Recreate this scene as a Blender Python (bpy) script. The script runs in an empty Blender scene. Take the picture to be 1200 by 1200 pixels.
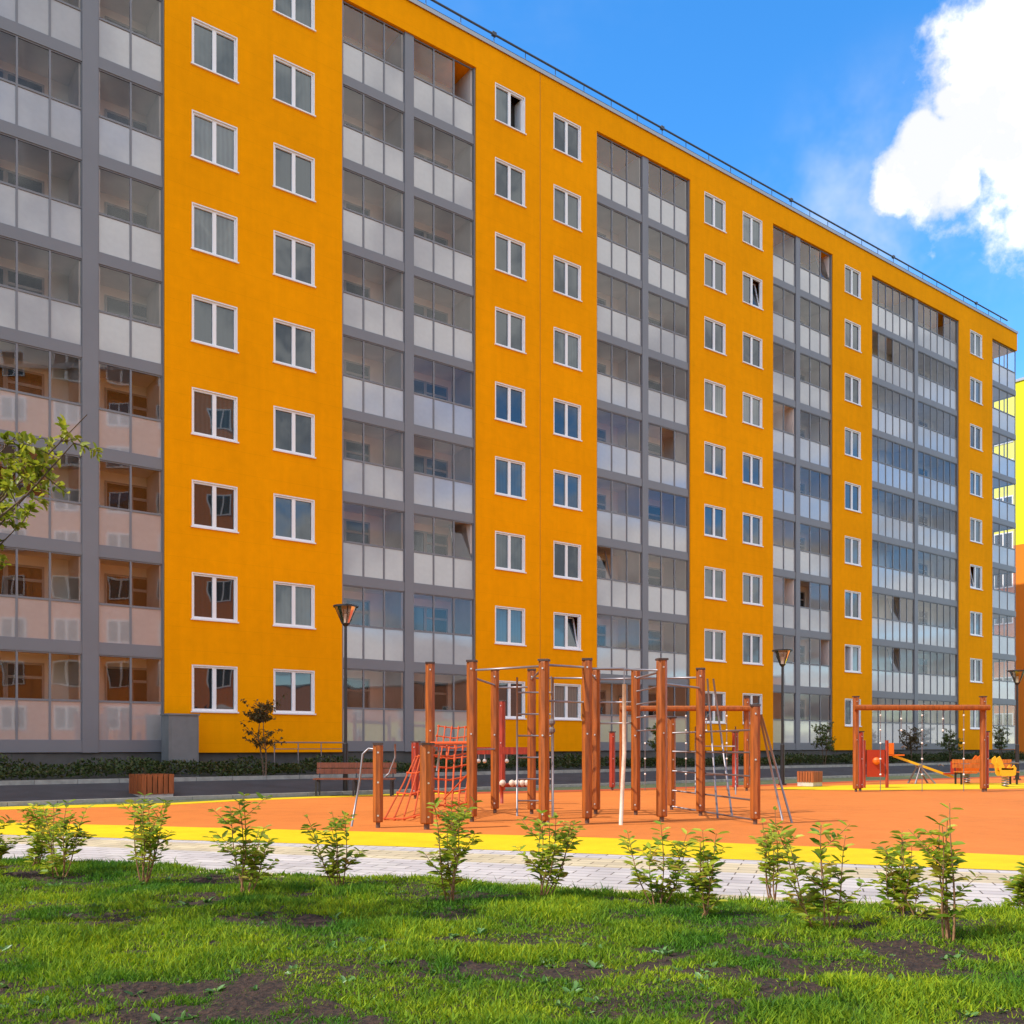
import bpy, math, random
import numpy as np
from mathutils import Vector, Matrix
random.seed(7); rng = np.random.default_rng(7)
S = bpy.context.scene
COL = S.collection
EYE = 1.3; F = 1100.0; HZ = 875.0
R = math.radians

# ------------------------------------------------------------------ helpers
def px(x, Z):                       # sideways position of a thing Z metres away
    return (x-600)/F*Z
def gz(y): return EYE*F/(y-HZ)      # distance of a ground point
class MB:
    def __init__(s): s.v=[]; s.f=[]; s.m=[]; s.mi=0
    def quad(s, *p):
        n=len(s.v); s.v += [tuple(q) for q in p]; s.f.append(tuple(range(n,n+len(p)))); s.m.append(s.mi); return s
    def box(s, x0,x1,y0,y1,z0,z1):
        n=len(s.v)
        s.v += [(x0,y0,z0),(x1,y0,z0),(x1,y1,z0),(x0,y1,z0),(x0,y0,z1),(x1,y0,z1),(x1,y1,z1),(x0,y1,z1)]
        for f in ((0,3,2,1),(4,5,6,7),(0,1,5,4),(1,2,6,5),(2,3,7,6),(3,0,4,7)):
            s.f.append(tuple(n+i for i in f)); s.m.append(s.mi)
        return s
    def tube(s, pts, rad, k=8, caps=True):
        pts=[Vector(p) for p in pts]; n0=len(s.v); N=len(pts)
        if not hasattr(rad,'__len__'): rad=[rad]*N
        up=None
        for i,p in enumerate(pts):
            d=(pts[min(i+1,N-1)]-pts[max(i-1,0)]).normalized()
            if up is None: up=Vector((0,0,1)) if abs(d.z)<.9 else Vector((1,0,0))
            a=d.cross(up).normalized(); b=a.cross(d).normalized(); up=b
            for j in range(k):
                t=2*math.pi*(j+.5)/k
                q=p+(a*math.cos(t)+b*math.sin(t))*rad[i]; s.v.append(tuple(q))
        for i in range(N-1):
            for j in range(k):
                a0=n0+i*k+j; a1=n0+i*k+(j+1)%k
                s.f.append((a0,a1,a1+k,a0+k)); s.m.append(s.mi)
        if caps:
            s.f.append(tuple(n0+j for j in range(k))); s.m.append(s.mi)
            s.f.append(tuple(n0+(N-1)*k+j for j in range(k-1,-1,-1))); s.m.append(s.mi)
        return s
    def ball(s, c, r, n=8, m=5):
        pts=[(c[0],c[1],c[2]-r*math.cos(math.pi*i/m)) for i in range(m+1)]
        rad=[max(1e-4,r*math.sin(math.pi*i/m)) for i in range(m+1)]
        return s.tube(pts,rad,n)
    def build(s, name, mats, parent=None, loc=(0,0,0), smooth=False):
        me=bpy.data.meshes.new(name); me.from_pydata(s.v,[],s.f); 
        if not isinstance(mats,(list,tuple)): mats=[mats]
        for m in mats: me.materials.append(m)
        me.polygons.foreach_set('material_index', s.m)
        if smooth: me.polygons.foreach_set('use_smooth',[True]*len(s.f))
        me.update()
        return link(name, me, parent, loc)
def link(name, me, parent=None, loc=(0,0,0)):
    o=bpy.data.objects.new(name, me); COL.objects.link(o); o.parent=parent; o.location=loc; return o
def npmesh(name, V, Fc, mats, parent=None, mi=None, smooth=False):
    me=bpy.data.meshes.new(name); V=np.asarray(V,np.float32); Fc=np.asarray(Fc,np.int32)
    me.vertices.add(len(V)); me.vertices.foreach_set('co',V.ravel())
    k=Fc.shape[1]; me.loops.add(Fc.size); me.loops.foreach_set('vertex_index',Fc.ravel())
    me.polygons.add(len(Fc)); me.polygons.foreach_set('loop_start',np.arange(0,Fc.size,k,dtype=np.int32))
    if not isinstance(mats,(list,tuple)): mats=[mats]
    for m in mats: me.materials.append(m)
    if mi is not None: me.polygons.foreach_set('material_index',np.asarray(mi,np.int32))
    if smooth: me.polygons.foreach_set('use_smooth',[True]*len(Fc))
    me.update(calc_edges=True); me.validate()
    return link(name, me, parent)
def empty(name, loc=(0,0,0), rz=0):
    o=bpy.data.objects.new(name,None); COL.objects.link(o); o.location=loc; o.rotation_euler=(0,0,rz); o.empty_display_size=.3; return o
def tag(o,label=None,cat=None,group=None,kind=None):
    if label: o['label']=label
    if cat: o['category']=cat
    if group: o['group']=group
    if kind: o['kind']=kind
    return o
def kids(o): return [c for c in ALLKIDS.get(o.name,[])]
ALLKIDS={}
def copy_tree(o, parent=None):
    c=o.copy(); COL.objects.link(c)
    if parent: c.parent=parent
    for ch in list(o.children): copy_tree(ch,c)
    return c

# ------------------------------------------------------------------ materials
def mat(name, col=(.5,.5,.5), rough=.6, metal=0, spec=.5, noise=None, bump=None, coat=0):
    """noise=(scale, amount) value variation; bump=(scale,strength,dist)"""
    m=bpy.data.materials.new(name); m.use_nodes=True; nt=m.node_tree; N=nt.nodes; L=nt.links
    b=N['Principled BSDF']; b.inputs['Base Color'].default_value=(*col,1)
    b.inputs['Roughness'].default_value=rough; b.inputs['Metallic'].default_value=metal
    b.inputs['Specular IOR Level'].default_value=spec
    if noise or bump: tc=N.new('ShaderNodeTexCoord')
    if noise:
        acc=None
        specs=noise if isinstance(noise[0],tuple) else (noise,)
        prev=None
        for sc,am in specs:
            n=N.new('ShaderNodeTexNoise'); n.inputs['Scale'].default_value=sc; n.inputs['Detail'].default_value=5
            L.new(tc.outputs['Object'],n.inputs['Vector'])
            mr=N.new('ShaderNodeMapRange'); mr.inputs['From Min'].default_value=.3; mr.inputs['From Max'].default_value=.7
            mr.inputs['To Min'].default_value=1-am; mr.inputs['To Max'].default_value=1+am
            L.new(n.outputs['Fac'],mr.inputs['Value'])
            if prev is None: prev=mr.outputs[0]
            else:
                mu=N.new('ShaderNodeMath'); mu.operation='MULTIPLY'; L.new(prev,mu.inputs[0]); L.new(mr.outputs[0],mu.inputs[1]); prev=mu.outputs[0]
        vm=N.new('ShaderNodeVectorMath'); vm.operation='SCALE'; vm.inputs[0].default_value=col
        L.new(prev,vm.inputs['Scale']); L.new(vm.outputs[0],b.inputs['Base Color'])
    if bump:
        n=N.new('ShaderNodeTexNoise'); n.inputs['Scale'].default_value=bump[0]; n.inputs['Detail'].default_value=4
        L.new(tc.outputs['Object'],n.inputs['Vector'])
        bp=N.new('ShaderNodeBump'); bp.inputs['Strength'].default_value=bump[1]; bp.inputs['Distance'].default_value=bump[2]
        L.new(n.outputs['Fac'],bp.inputs['Height']); L.new(bp.outputs[0],b.inputs['Normal'])
    return m
def leafmat(name, cols, trans=.35, rough=.5):
    m=bpy.data.materials.new(name); m.use_nodes=True; nt=m.node_tree; N=nt.nodes; L=nt.links
    b=N['Principled BSDF']; out=N['Material Output']
    g=N.new('ShaderNodeNewGeometry'); cr=N.new('ShaderNodeValToRGB'); cr.color_ramp.interpolation='LINEAR'
    el=cr.color_ramp.elements
    el[0].position=0; el[0].color=(*cols[0],1); el[1].position=1; el[1].color=(*cols[-1],1)
    for i,c in enumerate(cols[1:-1]): e=el.new((i+1)/(len(cols)-1)); e.color=(*c,1)
    L.new(g.outputs['Random Per Island'],cr.inputs[0])
    L.new(cr.outputs[0],b.inputs['Base Color']); b.inputs['Roughness'].default_value=rough
    t=N.new('ShaderNodeBsdfTranslucent'); L.new(cr.outputs[0],t.inputs['Color'])
    mx=N.new('ShaderNodeMixShader'); mx.inputs[0].default_value=trans
    L.new(b.outputs[0],mx.inputs[1]); L.new(t.outputs[0],mx.inputs[2]); L.new(mx.outputs[0],out.inputs[0])
    return m

WALL_C=(.93,.345,.0)
def wall_material():
    m=mat('orange render', WALL_C, .9, spec=.06, noise=((.35,.06),(3.0,.035),(40,.03)), bump=(60,.12,.01))
    nt=m.node_tree; N=nt.nodes; L=nt.links; b=N['Principled BSDF']; src=b.inputs['Base Color'].links[0].from_socket
    tc=[n for n in N if n.type=='TEX_COORD'][0]; mp=N.new('ShaderNodeMapping'); mp.inputs['Scale'].default_value=(3.2,1,.16); L.new(tc.outputs['Object'],mp.inputs[0])
    n=N.new('ShaderNodeTexNoise'); n.inputs['Scale'].default_value=1.0; n.inputs['Detail'].default_value=7; n.inputs['Roughness'].default_value=.65; L.new(mp.outputs[0],n.inputs['Vector'])
    mr=N.new('ShaderNodeMapRange'); mr.inputs[1].default_value=.35; mr.inputs[2].default_value=.6; mr.inputs[3].default_value=.97; mr.inputs[4].default_value=1.015; L.new(n.outputs['Fac'],mr.inputs[0])
    # faint joints between the cladding courses
    sp=N.new('ShaderNodeSeparateXYZ'); L.new(tc.outputs['Object'],sp.inputs[0])
    md=N.new('ShaderNodeMath'); md.operation='FLOORED_MODULO'; md.inputs[1].default_value=.7; L.new(sp.outputs['Z'],md.inputs[0])
    lt=N.new('ShaderNodeMath'); lt.operation='LESS_THAN'; lt.inputs[1].default_value=.012; L.new(md.outputs[0],lt.inputs[0])
    m2=N.new('ShaderNodeMath'); m2.operation='MULTIPLY_ADD'; m2.inputs[1].default_value=-.09; m2.inputs[2].default_value=1; L.new(lt.outputs[0],m2.inputs[0])
    m3=N.new('ShaderNodeMath'); m3.operation='MULTIPLY'; L.new(m2.outputs[0],m3.inputs[0]); L.new(mr.outputs[0],m3.inputs[1])
    vm=N.new('ShaderNodeVectorMath'); vm.operation='SCALE'; L.new(src,vm.inputs[0]); L.new(m3.outputs[0],vm.inputs['Scale']); L.new(vm.outputs[0],b.inputs['Base Color'])
    return m
M={}
M['wall']=wall_material()
M['plinth']=mat('plinth', (.09,.085,.08), .8, noise=(3,.2), bump=(30,.3,.01))
M['grey']=mat('grey aluminium', (.185,.19,.215), .45, spec=.5, noise=(.6,.06))
M['greyframe']=mat('dark grey frame', (.16,.165,.20), .4)
M['conc']=mat('balcony plaster', (.80,.69,.63), .85, noise=(1.2,.1))
M['conc_back']=mat('balcony back plaster', (.82,.73,.66), .85, noise=(.8,.12))
M['white']=mat('white upvc', (.86,.85,.87), .35)
M['cap']=mat('zinc cap', (.33,.34,.36), .4, metal=.6)
M['rail']=mat('dark rail', (.05,.06,.08), .5)
M['dark']=mat('dark room', (.02,.018,.016), .8)
M['roof']=mat('roof felt', (.12,.12,.12), .9)
def glass_opaque(name, col, gl, rough=.015):
    """coated window pane in front of a dim room"""
    m=bpy.data.materials.new(name); m.use_nodes=True; nt=m.node_tree; N=nt.nodes; L=nt.links
    b=N['Principled BSDF']; out=N['Material Output']
    oi=N.new('ShaderNodeObjectInfo'); tc=N.new('ShaderNodeTexCoord')
    cr=N.new('ShaderNodeValToRGB'); el=cr.color_ramp.elements; cr.color_ramp.interpolation='CONSTANT'
    el[0].color=(*col,1); el[1].position=.86; el[1].color=(.12,.14,.14,1)
    e=el.new(.55); e.color=(col[0]*2.2,col[1]*2.2,col[2]*2.0,1)
    L.new(oi.outputs['Random'],cr.inputs[0])
    # folds of a curtain / room depth
    w=N.new('ShaderNodeTexWave'); w.inputs['Scale'].default_value=2.2; w.inputs['Distortion'].default_value=2.5; w.inputs['Detail'].default_value=2
    L.new(tc.outputs['Object'],w.inputs['Vector'])
    mr=N.new('ShaderNodeMapRange'); mr.inputs['To Min'].default_value=.85; mr.inputs['To Max'].default_value=1.1; L.new(w.outputs['Fac'],mr.inputs[0])
    vm=N.new('ShaderNodeVectorMath'); vm.operation='SCALE'; L.new(cr.outputs[0],vm.inputs[0]); L.new(mr.outputs[0],vm.inputs['Scale'])
    L.new(vm.outputs[0],b.inputs['Base Color']); b.inputs['Roughness'].default_value=.4; b.inputs['Specular IOR Level'].default_value=0
    g=N.new('ShaderNodeBsdfGlossy'); g.inputs['Color'].default_value=(.92,.97,1,1); g.inputs['Roughness'].default_value=rough
    n=N.new('ShaderNodeTexNoise'); n.inputs['Scale'].default_value=.9; n.inputs['Detail'].default_value=1; L.new(tc.outputs['Object'],n.inputs['Vector'])
    bp=N.new('ShaderNodeBump'); bp.inputs['Strength'].default_value=.12; bp.inputs['Distance'].default_value=.05; L.new(n.outputs['Fac'],bp.inputs['Height'])
    L.new(bp.outputs[0],g.inputs['Normal'])
    lw=N.new('ShaderNodeFresnel'); lw.inputs['IOR'].default_value=1.5
    ma=N.new('ShaderNodeMath'); ma.operation='ADD'; ma.use_clamp=True; ma.inputs[1].default_value=gl; L.new(lw.outputs[0],ma.inputs[0])
    mx=N.new('ShaderNodeMixShader'); L.new(ma.outputs[0],mx.inputs[0]); L.new(b.outputs[0],mx.inputs[1]); L.new(g.outputs[0],mx.inputs[2])
    L.new(mx.outputs[0],out.inputs[0]); return m
M['pane']=glass_opaque('window pane', (.016,.026,.034), .065)
M['backpane']=mat('balcony door pane', (.014,.018,.022), .12)
def glass_clear(name, gl=.05, tint=(.96,.96,.95)):
    m=bpy.data.materials.new(name); m.use_nodes=True; nt=m.node_tree; N=nt.nodes; L=nt.links
    out=N['Material Output']; N.remove(N['Principled BSDF'])
    t=N.new('ShaderNodeBsdfTransparent'); t.inputs[0].default_value=(*tint,1)
    g=N.new('ShaderNodeBsdfGlossy'); g.inputs['Roughness'].default_value=.01; g.inputs['Color'].default_value=(.95,.98,1,1)
    tc=N.new('ShaderNodeTexCoord')
    n=N.new('ShaderNodeTexNoise'); n.inputs['Scale'].default_value=.7; n.inputs['Detail'].default_value=1; L.new(tc.outputs['Object'],n.inputs['Vector'])
    bp=N.new('ShaderNodeBump'); bp.inputs['Strength'].default_value=.1; bp.inputs['Distance'].default_value=.05; L.new(n.outputs['Fac'],bp.inputs['Height']); L.new(bp.outputs[0],g.inputs['Normal'])
    fr=N.new('ShaderNodeFresnel'); fr.inputs['IOR'].default_value=1.55
    ma=N.new('ShaderNodeMath'); ma.operation='ADD'; ma.use_clamp=True; ma.inputs[1].default_value=gl; L.new(fr.outputs[0],ma.inputs[0])
    mx=N.new('ShaderNodeMixShader'); L.new(ma.outputs[0],mx.inputs[0]); L.new(t.outputs[0],mx.inputs[1]); L.new(g.outputs[0],mx.inputs[2])
    L.new(mx.outputs[0],out.inputs[0]); return m
M['clear']=glass_clear('clear balcony glass', .025)
def frosted():
    m=mat('frosted balcony panel', (.39,.385,.395), .35, noise=((.5,.08),(6,.04)))
    nt=m.node_tree; N=nt.nodes; L=nt.links; b=N['Principled BSDF']; out=N['Material Output']
    g=N.new('ShaderNodeBsdfGlossy'); g.inputs['Roughness'].default_value=.03; g.inputs['Color'].default_value=(.95,.97,1,1)
    fr=N.new('ShaderNodeFresnel'); fr.inputs['IOR'].default_value=1.5
    ma=N.new('ShaderNodeMath'); ma.operation='ADD'; ma.use_clamp=True; ma.inputs[1].default_value=.09; L.new(fr.outputs[0],ma.inputs[0])
    t=N.new('ShaderNodeBsdfTranslucent'); t.inputs[0].default_value=(.6,.62,.66,1)
    m0=N.new('ShaderNodeMixShader'); m0.inputs[0].default_value=.15; L.new(b.outputs[0],m0.inputs[1]); L.new(t.outputs[0],m0.inputs[2])
    mx=N.new('ShaderNodeMixShader'); L.new(ma.outputs[0],mx.inputs[0]); L.new(m0.outputs[0],mx.inputs[1]); L.new(g.outputs[0],mx.inputs[2])
    L.new(mx.outputs[0],out.inputs[0]); return m
M['frost']=frosted()
def woodmat(name,col,sc=1.0):
    m=bpy.data.materials.new(name); m.use_nodes=True; nt=m.node_tree; N=nt.nodes; L=nt.links; b=N['Principled BSDF']
    tc=N.new('ShaderNodeTexCoord'); mp=N.new('ShaderNodeMapping'); mp.inputs['Scale'].default_value=(14*sc,14*sc,1.2*sc); L.new(tc.outputs['Object'],mp.inputs[0])
    n=N.new('ShaderNodeTexNoise'); n.inputs['Scale'].default_value=2; n.inputs['Detail'].default_value=6; L.new(mp.outputs[0],n.inputs['Vector'])
    cr=N.new('ShaderNodeValToRGB'); e=cr.color_ramp.elements; e[0].position=.3; e[0].color=(*[c*.55 for c in col],1); e[1].position=.65; e[1].color=(*[min(1,c*1.2) for c in col],1)
    L.new(n.outputs['Fac'],cr.inputs[0]); L.new(cr.outputs[0],b.inputs['Base Color']); b.inputs['Roughness'].default_value=.5
    bp=N.new('ShaderNodeBump'); bp.inputs['Strength'].default_value=.3; bp.inputs['Distance'].default_value=.01; L.new(n.outputs['Fac'],bp.inputs['Height']); L.new(bp.outputs[0],b.inputs['Normal'])
    return m
M['post']=woodmat('stained larch', (.32,.080,.008))
M['post_red']=woodmat('red stained wood', (.34,.035,.012))
M['bench']=woodmat('brown bench wood', (.16,.045,.02))
M['slat']=woodmat('planter slats', (.30,.085,.025))
M['rubber_cap']=mat('dark cap', (.06,.035,.03), .6)
M['steel']=mat('galvanised steel', (.27,.25,.27), .42, metal=.7)
M['footsteel']=mat('dark foot steel', (.12,.07,.05), .5)
M['bolt']=mat('steel bolt', (.6,.6,.6), .35, metal=.6)
M['rope']=mat('red rope', (.52,.075,.012), .8, bump=(200,.5,.004))
M['ropedark']=mat('grey rope', (.16,.13,.13), .8)
M['redpl']=mat('red plastic', (.38,.035,.015), .35)
M['orangepl']=mat('orange plastic', (.70,.13,.01), .4)
M['yellowpl']=mat('yellow plastic', (.75,.42,.02), .4)
M['whitepl']=mat('white plastic', (.75,.74,.7), .4)
M['bamboo']=mat('pale climbing pole', (.62,.50,.40), .45, noise=(12,.15))
M['black']=mat('black lamp metal', (.015,.015,.017), .4)
M['lampglass']=glass_clear('lamp glass', .08, (.80,.74,.68))
M['kerb']=mat('concrete kerb', (.33,.33,.30), .9, noise=(6,.2), bump=(40,.3,.01))
M['cabinet']=mat('grey cabinet paint', (.17,.18,.19), .5, noise=(4,.08))
M['bark']=mat('bark', (.15,.095,.06), .9, noise=(20,.35), bump=(40,.5,.02))
M['stem']=mat('shrub stem', (.24,.12,.05), .8, noise=(30,.3))
M['asphalt']=mat('asphalt', (.055,.057,.065), .85, noise=((2,.2),(80,.25)), bump=(150,.4,.005))
M['leaf']=leafmat('shrub leaf', [(.09,.19,.012),(.20,.33,.02),(.36,.47,.03),(.58,.58,.06),(.27,.38,.025),(.44,.26,.05)], .5)
M['leaf_brown']=leafmat('brownish leaf', [(.07,.06,.015),(.12,.075,.02),(.08,.09,.02),(.18,.09,.03)], .3)
M['leaf_sap']=leafmat('sapling leaf', [(.05,.10,.015),(.09,.15,.02),(.14,.19,.03),(.12,.09,.03)], .35)
M['leaf_tree']=leafmat('yellow green leaf', [(.14,.19,.012),(.28,.33,.02),(.42,.42,.03),(.20,.26,.02)], .45)
M['leaf_dark']=leafmat('dark hedge leaf', [(.02,.04,.008),(.04,.075,.012),(.07,.10,.02),(.08,.06,.02)], .25)
M['grass']=leafmat('grass blade', [(.05,.14,.008),(.09,.22,.008),(.16,.31,.010),(.24,.38,.010),(.09,.24,.006)], .4, .8)
def patchy(m):
    nt=m.node_tree; N=nt.nodes; L=nt.links; cr=[n for n in N if n.type=='VALTORGB'][0]
    tc=N.new('ShaderNodeTexCoord'); n=N.new('ShaderNodeTexNoise'); n.inputs['Scale'].default_value=1.1; n.inputs['Detail'].default_value=4; L.new(tc.outputs['Object'],n.inputs['Vector'])
    mr=N.new('ShaderNodeMapRange'); mr.inputs[1].default_value=.38; mr.inputs[2].default_value=.62; L.new(n.outputs['Fac'],mr.inputs[0])
    mx=N.new('ShaderNodeMix'); mx.data_type='RGBA'; mx.blend_type='MULTIPLY'; mx.inputs['Factor'].default_value=1
    c=N.new('ShaderNodeMix'); c.data_type='RGBA'; c.inputs['A'].default_value=(.50,.72,.7,1); c.inputs['B'].default_value=(1.95,1.42,.8,1); L.new(mr.outputs[0],c.inputs['Factor'])
    L.new(cr.outputs[0],mx.inputs['A']); L.new(c.outputs['Result'],mx.inputs['B'])
    for l in list(cr.outputs[0].links):
        if l.to_node!=mx: t=l.to_socket; L.remove(l); L.new(mx.outputs['Result'],t)
patchy(M['grass'])
def rubber(name,col):
    m=mat(name,col,.9,spec=.2,noise=((.25,.09),(2.2,.07),(12,.05),(90,.18)),bump=(220,.35,.004)); return m
M['orange_rubber']=rubber('orange rubber', (.55,.165,.032))
M['yellow_rubber']=rubber('yellow rubber', (.66,.46,.006))
M['red_rubber']=rubber('red rubber', (.42,.07,.025))
def soil():
    m=bpy.data.materials.new('lawn soil'); m.use_nodes=True; nt=m.node_tree; N=nt.nodes; L=nt.links; b=N['Principled BSDF']
    tc=N.new('ShaderNodeTexCoord'); n=N.new('ShaderNodeTexNoise'); n.inputs['Scale'].default_value=30; n.inputs['Detail'].default_value=8; L.new(tc.outputs['Object'],n.inputs['Vector'])
    cr=N.new('ShaderNodeValToRGB'); e=cr.color_ramp.elements; e[0].position=.35; e[0].color=(.010,.006,.004,1); e[1].position=.72; e[1].color=(.07,.036,.022,1)
    L.new(n.outputs['Fac'],cr.inputs[0]); L.new(cr.outputs[0],b.inputs['Base Color']); b.inputs['Roughness'].default_value=.95
    bp=N.new('ShaderNodeBump'); bp.inputs['Strength'].default_value=1; bp.inputs['Distance'].default_value=.04; L.new(n.outputs['Fac'],bp.inputs['Height']); L.new(bp.outputs[0],b.inputs['Normal'])
    return m
M['soil']=soil()
M['ground']=mat('far ground', (.07,.085,.035), .95, noise=((.3,.3),(8,.3)), bump=(20,.5,.03))
def pavers():
    m=bpy.data.materials.new('paver path'); m.use_nodes=True; nt=m.node_tree; N=nt.nodes; L=nt.links; b=N['Principled BSDF']
    tc=N.new('ShaderNodeTexCoord'); mp=N.new('ShaderNodeMapping'); mp.inputs['Rotation'].default_value=(0,0,R(18)); L.new(tc.outputs['Object'],mp.inputs[0])
    br=N.new('ShaderNodeTexBrick'); br.inputs['Scale'].default_value=1; br.inputs['Brick Width'].default_value=.40; br.inputs['Row Height'].default_value=.20
    br.inputs['Mortar Size'].default_value=.008; br.inputs['Mortar Smooth'].default_value=.3
    br.inputs['Color1'].default_value=(.52,.49,.47,1); br.inputs['Color2'].default_value=(.43,.40,.40,1); br.inputs['Mortar'].default_value=(.13,.11,.09,1)
    L.new(mp.outputs[0],br.inputs['Vector'])
    # courses of cream pavers next to grey ones
    sp=N.new('ShaderNodeSeparateXYZ'); L.new(mp.outputs[0],sp.inputs[0])
    mo=N.new('ShaderNodeMath'); mo.operation='PINGPONG'; mo.inputs[1].default_value=1.15; L.new(sp.outputs['Y'],mo.inputs[0])
    gt=N.new('ShaderNodeMath'); gt.operation='GREATER_THAN'; gt.inputs[1].default_value=.75; L.new(mo.outputs[0],gt.inputs[0])
    n=N.new('ShaderNodeTexNoise'); n.inputs['Scale'].default_value=1.6; n.inputs['Detail'].default_value=6; L.new(tc.outputs['Object'],n.inputs['Vector'])
    mx=N.new('ShaderNodeMix'); mx.data_type='RGBA'; mx.blend_type='MULTIPLY'; mx.inputs['B'].default_value=(1.08,.98,.66,1)
    L.new(gt.outputs[0],mx.inputs['Factor']); L.new(br.outputs['Color'],mx.inputs['A'])
    mr=N.new('ShaderNodeMapRange'); mr.inputs['From Min'].default_value=.3; mr.inputs['From Max'].default_value=.7; mr.inputs['To Min'].default_value=.82; mr.inputs['To Max'].default_value=1.12; L.new(n.outputs['Fac'],mr.inputs[0])
    vm=N.new('ShaderNodeVectorMath'); vm.operation='SCALE'; L.new(mx.outputs['Result'],vm.inputs[0]); L.new(mr.outputs[0],vm.inputs['Scale'])
    L.new(vm.outputs[0],b.inputs['Base Color']); b.inputs['Roughness'].default_value=.85
    bp=N.new('ShaderNodeBump'); bp.inputs['Strength'].default_value=.5; bp.inputs['Distance'].default_value=.01; bp.invert=True
    L.new(br.outputs['Fac'],bp.inputs['Height']); L.new(bp.outputs[0],b.inputs['Normal'])
    return m
M['paver']=pavers()

# ------------------------------------------------------------------ facade frame
K=.0586; A=121.65; FL=2.8
TA=math.atan2(2076-600,F); SA,CA=math.sin(TA),math.cos(TA)
def fz(x): return F*FL/(A-K*x)
Z0=fz(193)
def U(x): return (fz(x)-Z0)/CA
ORG=(px(193,Z0),Z0,0); ROT=math.pi/2-TA
def fac(u,v,z=0):    # facade coordinates to world: u along, v outward
    return (ORG[0]+SA*u+CA*v, ORG[1]+CA*u-SA*v, z)
UE=U(1192); ZT=EYE+26.2; ZB=EYE-.18; ZBT=EYE+25.06
b=empty('apartment_building',ORG,ROT)
tag(b,'long nine storey orange apartment block with grey glazed balcony bays','apartment building')
U97,U116=U(97),U(116)
# --- wall with window openings
W=1.42; WZ0=EYE+1.07; WH=1.42
segs=[(-58,-42,[]) and None]
UL=U(-20)-.45
segs=[(UL-38,UL,[UL-1.6-1.4,UL-5.2-1.4]),
      (0,U(401),[U(252),U(345)]),(U(558),U(699.5),[U(598),U(665)]),(U(809),U(906),[U(838),U(882)]),
      (U(976),U(1022),[U(999.5)]),(U(1124),U(1163),[U(1144)])]
w=MB(); TH=.16
for (u0,u1,wc) in segs:
    wc=sorted(wc); xs=[u0]
    for c in wc: xs+=[c-W/2,c+W/2]
    xs.append(u1); zs=[ZB]
    for k in range(9): zs+=[WZ0+FL*k,WZ0+FL*k+WH]
    zs.append(ZT)
    for i in range(len(xs)-1):
        for j in range(len(zs)-1):
            if i%2==1 and j%2==1:
                a,c,z0,z1=xs[i],xs[i+1],zs[j],zs[j+1]   # reveals
                w.quad((a,0,z0),(a,TH,z0),(a,TH,z1),(a,0,z1)); w.quad((c,0,z0),(c,0,z1),(c,TH,z1),(c,TH,z0))
                w.quad((a,0,z0),(c,0,z0),(c,TH,z0),(a,TH,z0)); w.quad((a,0,z1),(a,TH,z1),(c,TH,z1),(c,0,z1))
            else: w.quad((xs[i],0,zs[j]),(xs[i+1],0,zs[j]),(xs[i+1],0,zs[j+1]),(xs[i],0,zs[j+1]))
    w.quad((u0,0,ZB),(u0,0,ZT),(u0,1.6,ZT),(u0,1.6,ZB)); w.quad((u1,0,ZB),(u1,1.6,ZB),(u1,1.6,ZT),(u1,0,ZT))
    w.quad((u0,0,ZB),(u0,1.6,ZB),(u1,1.6,ZB),(u1,0,ZB))
gaps=[(UL,0),(U(401),U(558)),(U(699.5),U(809)),(U(906),U(976)),(U(1022),U(1124)),(U(1163),UE)]
for (a,c) in gaps:
    w.quad((a,0,ZBT),(c,0,ZBT),(c,0,ZT),(a,0,ZT)); w.quad((a,0,ZBT),(a,1.6,ZBT),(c,1.6,ZBT),(c,0,ZBT))
w.quad((UE,0,ZBT),(UE,1.6,ZBT),(UE,1.6,ZT),(UE,0,ZT))
# body behind
w.quad((UL-38,1.6,ZB),(UE,1.6,ZB),(UE,1.6,ZT),(UL-38,1.6,ZT)); w.quad((UE,1.6,ZB),(UE,14,ZB),(UE,14,ZT),(UE,1.6,ZT))
w.quad((UE,14,ZB),(UL-38,14,ZB),(UL-38,14,ZT),(UE,14,ZT)); w.quad((UL-38,0,ZB),(UL-38,0,ZT),(UL-38,14,ZT),(UL-38,14,ZB))
w.build('wall',M['wall'],b)
MB().box(UL-37.9,UE-.05,.14,13.8,.2,ZB-.003).build('plinth',M['plinth'],b)
MB().box(UL-38,UE,0.003,14,ZT+.002,ZT+.03).build('roof',M['roof'],b)
c=MB(); c.box(UL-38.05,UE+.05,-.05,.30,ZT+.033,ZT+.085); c.box(UL-38.05,UE+.05,-.055,-.035,ZT-.07,ZT+.03); c.build('parapet_cap',M['cap'],b)
j=MB()
for x in (633,): j.box(U(x)-.012,U(x)+.012,-.004,.01,ZB,ZT-.08)
j.build('wall_joint',mat('joint',(.45,.19,.01),.8),b)
# roof railing
rl=MB(); rl.tube([(UL-38,.30,ZT+.72),(U(1186),.30,ZT+.72)],.042,8); rl.tube([(UL-38,.30,ZT+.42),(U(1186),.30,ZT+.42)],.009,5)
u=U(-20)-37
i=0
while u<U(1186): 
    rl.tube([(u,.30,ZT+.08),(u,.30,ZT+.72)],.016 ,6)
    if i%6==0: rl.box(u-.09,u+.09,.24,.36,ZT+.66,ZT+.79)
    u+=1.5; i+=1
rl.build('roof_railing',M['rail'],b)
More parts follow.
